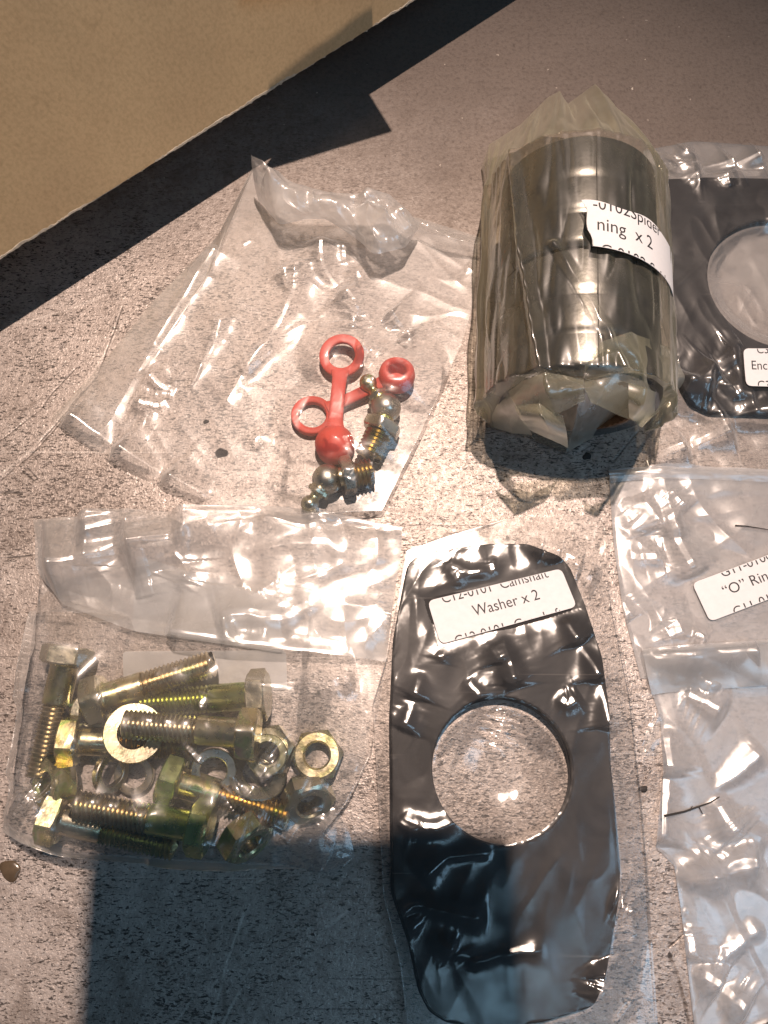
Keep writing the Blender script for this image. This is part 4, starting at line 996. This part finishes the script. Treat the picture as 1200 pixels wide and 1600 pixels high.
# --- bushing bag, a yellowish sleeve round both bushings
sd_ = np.cross(ax, np.array([0, 0, 1.0])); sd_ /= np.linalg.norm(sd_)
def cyl(phi, r, y):                                     # phi 0 = right, 90 = top
    c = fc + ax * y; p = c + sd_ * r * math.cos(phi) + np.array([0, 0, 1.0]) * r * math.sin(phi); p[2] = max(p[2], .35); return p
nph, nys = 150, 96
tip_poly = resample(UA(*np.array([(752, 262, 1.0), (764, 226, 6), (814, 194, 11), (856, 152, 15), (875, 142, 18), (886, 163, 13), (908, 147, 18), (930, 131, 22), (959, 167, 15), (1020, 228, 6), (1038, 268, 1.0)], float).T), nph)
end_poly = resample(UA(*np.array([(750, 628, .4), (752, 650, .6), (766, 668, .8), (800, 678, 1.6), (825, 683, 1.0), (883, 708, 1.0), (921, 687, 2.0), (960, 662, 3.5), (985, 655, 2.0), (1035, 634, 3.5), (1062, 600, 1.0)], float).T), nph)
fold = field((nys + 1, nph + 1), 9, 71, (1.8, .6)); fold2 = field((nys + 1, nph + 1), 5.0, 72)
G = np.zeros((nys + 1, nph + 1, 3))
for j in range(nys + 1):
    y = -17 + (LB + 40) * (1 - j / nys)
    for i in range(nph + 1):
        f_ = i / nph; phi = R_(212 - 244 * f_)
        loose = 1.1 + 2.6 * abs(math.cos(phi)) ** 2 + max(0, .45 * abs(fold[j, i]) + .04 * fold2[j, i])
        loose += 4.2 * max(0, 1 - abs(f_ - (.335 - .0012 * (y - 20))) / .022) ** 1.2 * (0.45 + .55 * math.sin(math.pi * min(1, max(0, (y + 4) / (LB + 10)))))
        loose += 1.2 * max(0, 1 - abs(f_ - (.40 + .0045 * (36 - y))) / .02) * (1 if y < 40 else 0)
        if phi > math.pi or phi < 0: loose += 2.0
        if 0 <= y <= LB: p = cyl(phi, RB + loose, y)
        elif y > LB:
            t_ = min(1, (y - LB) / 23.0); e_ = t_ * t_ * (3 - 2 * t_) * .4 + t_ * .6
            p = cyl(phi, RB + loose, LB) * (1 - e_) + tip_poly[i] * e_ + np.array([0, 0, 1]) * (abs(fold[j, i]) * 1.4 * t_ * (1 - t_) * 3)
        else:
            t_ = min(1, -y / 17.0); b_ = cyl(phi, RB + loose * (1 - .3 * t_), 0)
            e_ = t_ ** .8
            p = b_ * (1 - e_) + end_poly[i] * e_; p[2] = b_[2] * (1 - t_ ** 1.6) + end_poly[i][2] * t_ ** 1.6 + (fold[j, i] * 1.5 + abs(fold2[j, i])) * t_ * (1 - t_) * 3
        p[2] = max(p[2], .3); G[j, i] = p
G = upsample(G, 2)
me_ = film_mesh('plastic_bag', G, M['yellow']); me_.materials.append(M['yellow_fold'])
m1_, n1_ = G.shape[:2]; jr = np.arange(m1_ - 1)[:, None] + np.zeros(n1_ - 1)[None]; yrow = -17 + (LB + 40) * (1 - jr / (m1_ - 1))
me_.polygons.foreach_set('material_index', ((yrow > LB + 1.0)).astype(np.int32).ravel()); me_.update()
spi = obj('plastic_bag', me_); tag(spi, 'yellowish bag wrapped round the two steel bushings, spider label on its side', 'bag', 'plastic parts bags')
# gathered flaps over the open end; a third number above 60 is a distance y (mm) instead of a height
def fz(p):
    u, v, y = p
    if y <= 60: return p
    return (u, v, CAM_H - y / math.tan(TILT + math.atan((800 - v) / FPX)))
for k, rows in enumerate(([[(914, 572, 50.5), (940, 534, 53), (985, 519, 51), (1052, 545, 30)], [(913, 590, 96), (945, 574, 97), (1000, 566, 48), (1062, 570, 20)], [(914, 608, 91), (952, 613, 91), (1008, 614, 92), (1069, 594, 14)], [(924, 628, 88), (965, 648, 87), (1003, 662, 86), (1052, 618, 8)]],
                          [[(982, 598, 90), (1010, 606, 88), (1045, 622, 10)], [(982, 625, 86), (1004, 636, 84), (1036, 636, 5)], [(983, 652, 86), (1003, 668, 84), (1016, 655, 85)]],
                          [[(803, 634, 90), (842, 630, 88), (880, 650, 86)], [(812, 652, 87), (850, 656, 83), (886, 677, 84)], [(828, 672, 87), (858, 686, 85), (888, 700, 86)]],
                          [[(790, 606, 30), (850, 582, 95), (912, 592, 95)], [(806, 632, 92), (856, 615, 89), (913, 606, 91)], [(822, 646, 89), (868, 648, 86), (914, 626, 89)]],
                          [[(752, 634, 14), (768, 612, 22), (792, 606, 28)], [(764, 656, 5), (790, 648, 94), (810, 640, 91)], [(770, 668, 1), (800, 676, 92), (832, 680, 90)]])):
    G = upsample(loft([[fz(p) for p in r] for r in rows], 40, 36, .16, 80 + k, 9), 2)
    obj('gathered_flap', film_mesh('gathered_flap', G, M['yellow_fold']), spi)
# label wrapped round the right side
def spmap(x, y, off):
    ph0, ph1 = R_(101.0), R_(6)
    phi = ph0 + (ph1 - ph0) * x / 46.0
    yy = 30.5 + y + 5.0 * (1 - x / 46.0)
    return cyl(phi, RB + 3.5 + off, yy)
def torn(x, y): return (max(x, 1.6 + .5 * math.sin(y * .7) - .16 * (y - 7)) if x < 3 else x, y + (.5 * math.sin(x * .35 + .6) if y > 14 else 0))
paper_label(spi, 46, 14.6, spmap, [('-0102Spider', 5.4, 3.0, 12.2), ('ning  x 2', 5.9, 4.0, 5.4), ('C 0102 Spider', 5.4, 5.0, -2.7)], shape=torn)

# ------------------------------------------------------------------ small things lying about
def blob(name, u, v, rx, ry, h, mat, lab, cat, seed, group=None):
    c = U(u, v, 0); rng = np.random.default_rng(seed); vs = []; fs = []; n, k = 20, 6
    ph_ = rng.uniform(0, 6.28, 3)
    for q in range(k + 1):
        t_ = q / k * math.pi / 2
        for i in range(n):
            a = 2 * math.pi * i / n; w_ = 1 + .13 * math.sin(2 * a + ph_[0]) + .1 * math.sin(3 * a + ph_[1]) + .05 * math.sin(5 * a + ph_[2])
            vs.append((rx * w_ * math.cos(t_) * math.cos(a), ry * w_ * math.cos(t_) * math.sin(a), h * math.sin(t_) + .02))
    for q in range(k):
        for i in range(n): fs.append((q * n + i, q * n + (i + 1) % n, (q + 1) * n + (i + 1) % n, (q + 1) * n + i))
    o = obj(name, mesh_data(name, vs, fs, mat)); o.location = V((c[0], c[1], 0)); tag(o, lab, cat, group); return o
blob('brown_drop', 16, 1360, 2.9, 2.7, .6, M['drop'], 'brown glossy drop on the bench at the left edge, below the bolt bag', 'drop', 1)
GG = 'dark grit on the bench'
blob('grit', 346, 708, 1.9, 1.8, .35, M['dark'], 'round black spot under the fittings bag, left of its lower middle', 'grit', 2, GG)
blob('grit', 322, 659, .9, .8, .3, M['dark'], 'small black spot just above the round black spot in the fittings bag', 'grit', 3, GG)
blob('grit', 917, 713, 1.5, 1.2, .5, M['dark'], 'black speck just below the bushing bag', 'grit', 4, GG)
blob('grit', 1005, 1233, 1.5, .8, .6, M['dark'], 'small black chip between the camshaft washer bag and the empty bag', 'grit', 5, GG)
def strand(name, pts, r, mat, lab, cat, parent=None):
    P3 = resample(UA(*np.array(pts, float).T), 24); vs = []; fs = []; k = 6
    for i, p in enumerate(P3):
        d = P3[min(i + 1, 24)] - P3[max(i - 1, 0)]; d /= np.linalg.norm(d); s1 = np.cross(d, [0, 0, 1.0]); s1 /= np.linalg.norm(s1); s2 = np.cross(s1, d)
        rr = r * (1 - .5 * i / 24)
        for q in range(k): a = 2 * math.pi * q / k; vs.append(p + s1 * rr * math.cos(a) + s2 * rr * math.sin(a))
    for i in range(24):
        for q in range(k): fs.append((i * k + q, i * k + (q + 1) % k, (i + 1) * k + (q + 1) % k, (i + 1) * k + q))
    return vs, fs
FL = low.data
bv = collect([low])
def on(u, v, lift=.3):
    z = 3.0
    for _ in range(3):
        p = U(u, v, z); h = bv.ray_cast(Vector((p[0] * S, p[1] * S, .2)), Vector((0, 0, -1))); z = h[0].z / S + lift if h[0] is not None else z
    return (u, v, z)
tw = thing('twig', U(1038, 1275, 0)); tag(tw, 'thin brown twig with two short side shoots lying on the empty bag', 'twig')
to = U(1038, 1275, 0)
for nm, pts, r in (('stem', [on(1038, 1275), on(1070, 1268), on(1095, 1259), on(1110, 1254), on(1124, 1245)], .34), ('shoot', [on(1078, 1267), on(1082, 1259)], .18), ('shoot', [on(1092, 1260), on(1098, 1272)], .18)):
    vs, fs = strand(nm, pts, r, M['dark'], None, None); obj(nm, mesh_data(nm, np.array(vs) - to, fs, M['rust' if nm == 'x' else 'dark']), tw)
bv = collect([ori])
vs, fs = strand('black_thread', [on(1149, 821, .5), on(1165, 822, .6), on(1185, 825, .6), on(1215, 830, .6)], .24, M['dark'], None, None)
tag(obj('black_thread', mesh_data('black_thread', vs, fs, M['dark'])), 'short stiff black thread lying on the O ring bag at the right edge', 'thread')
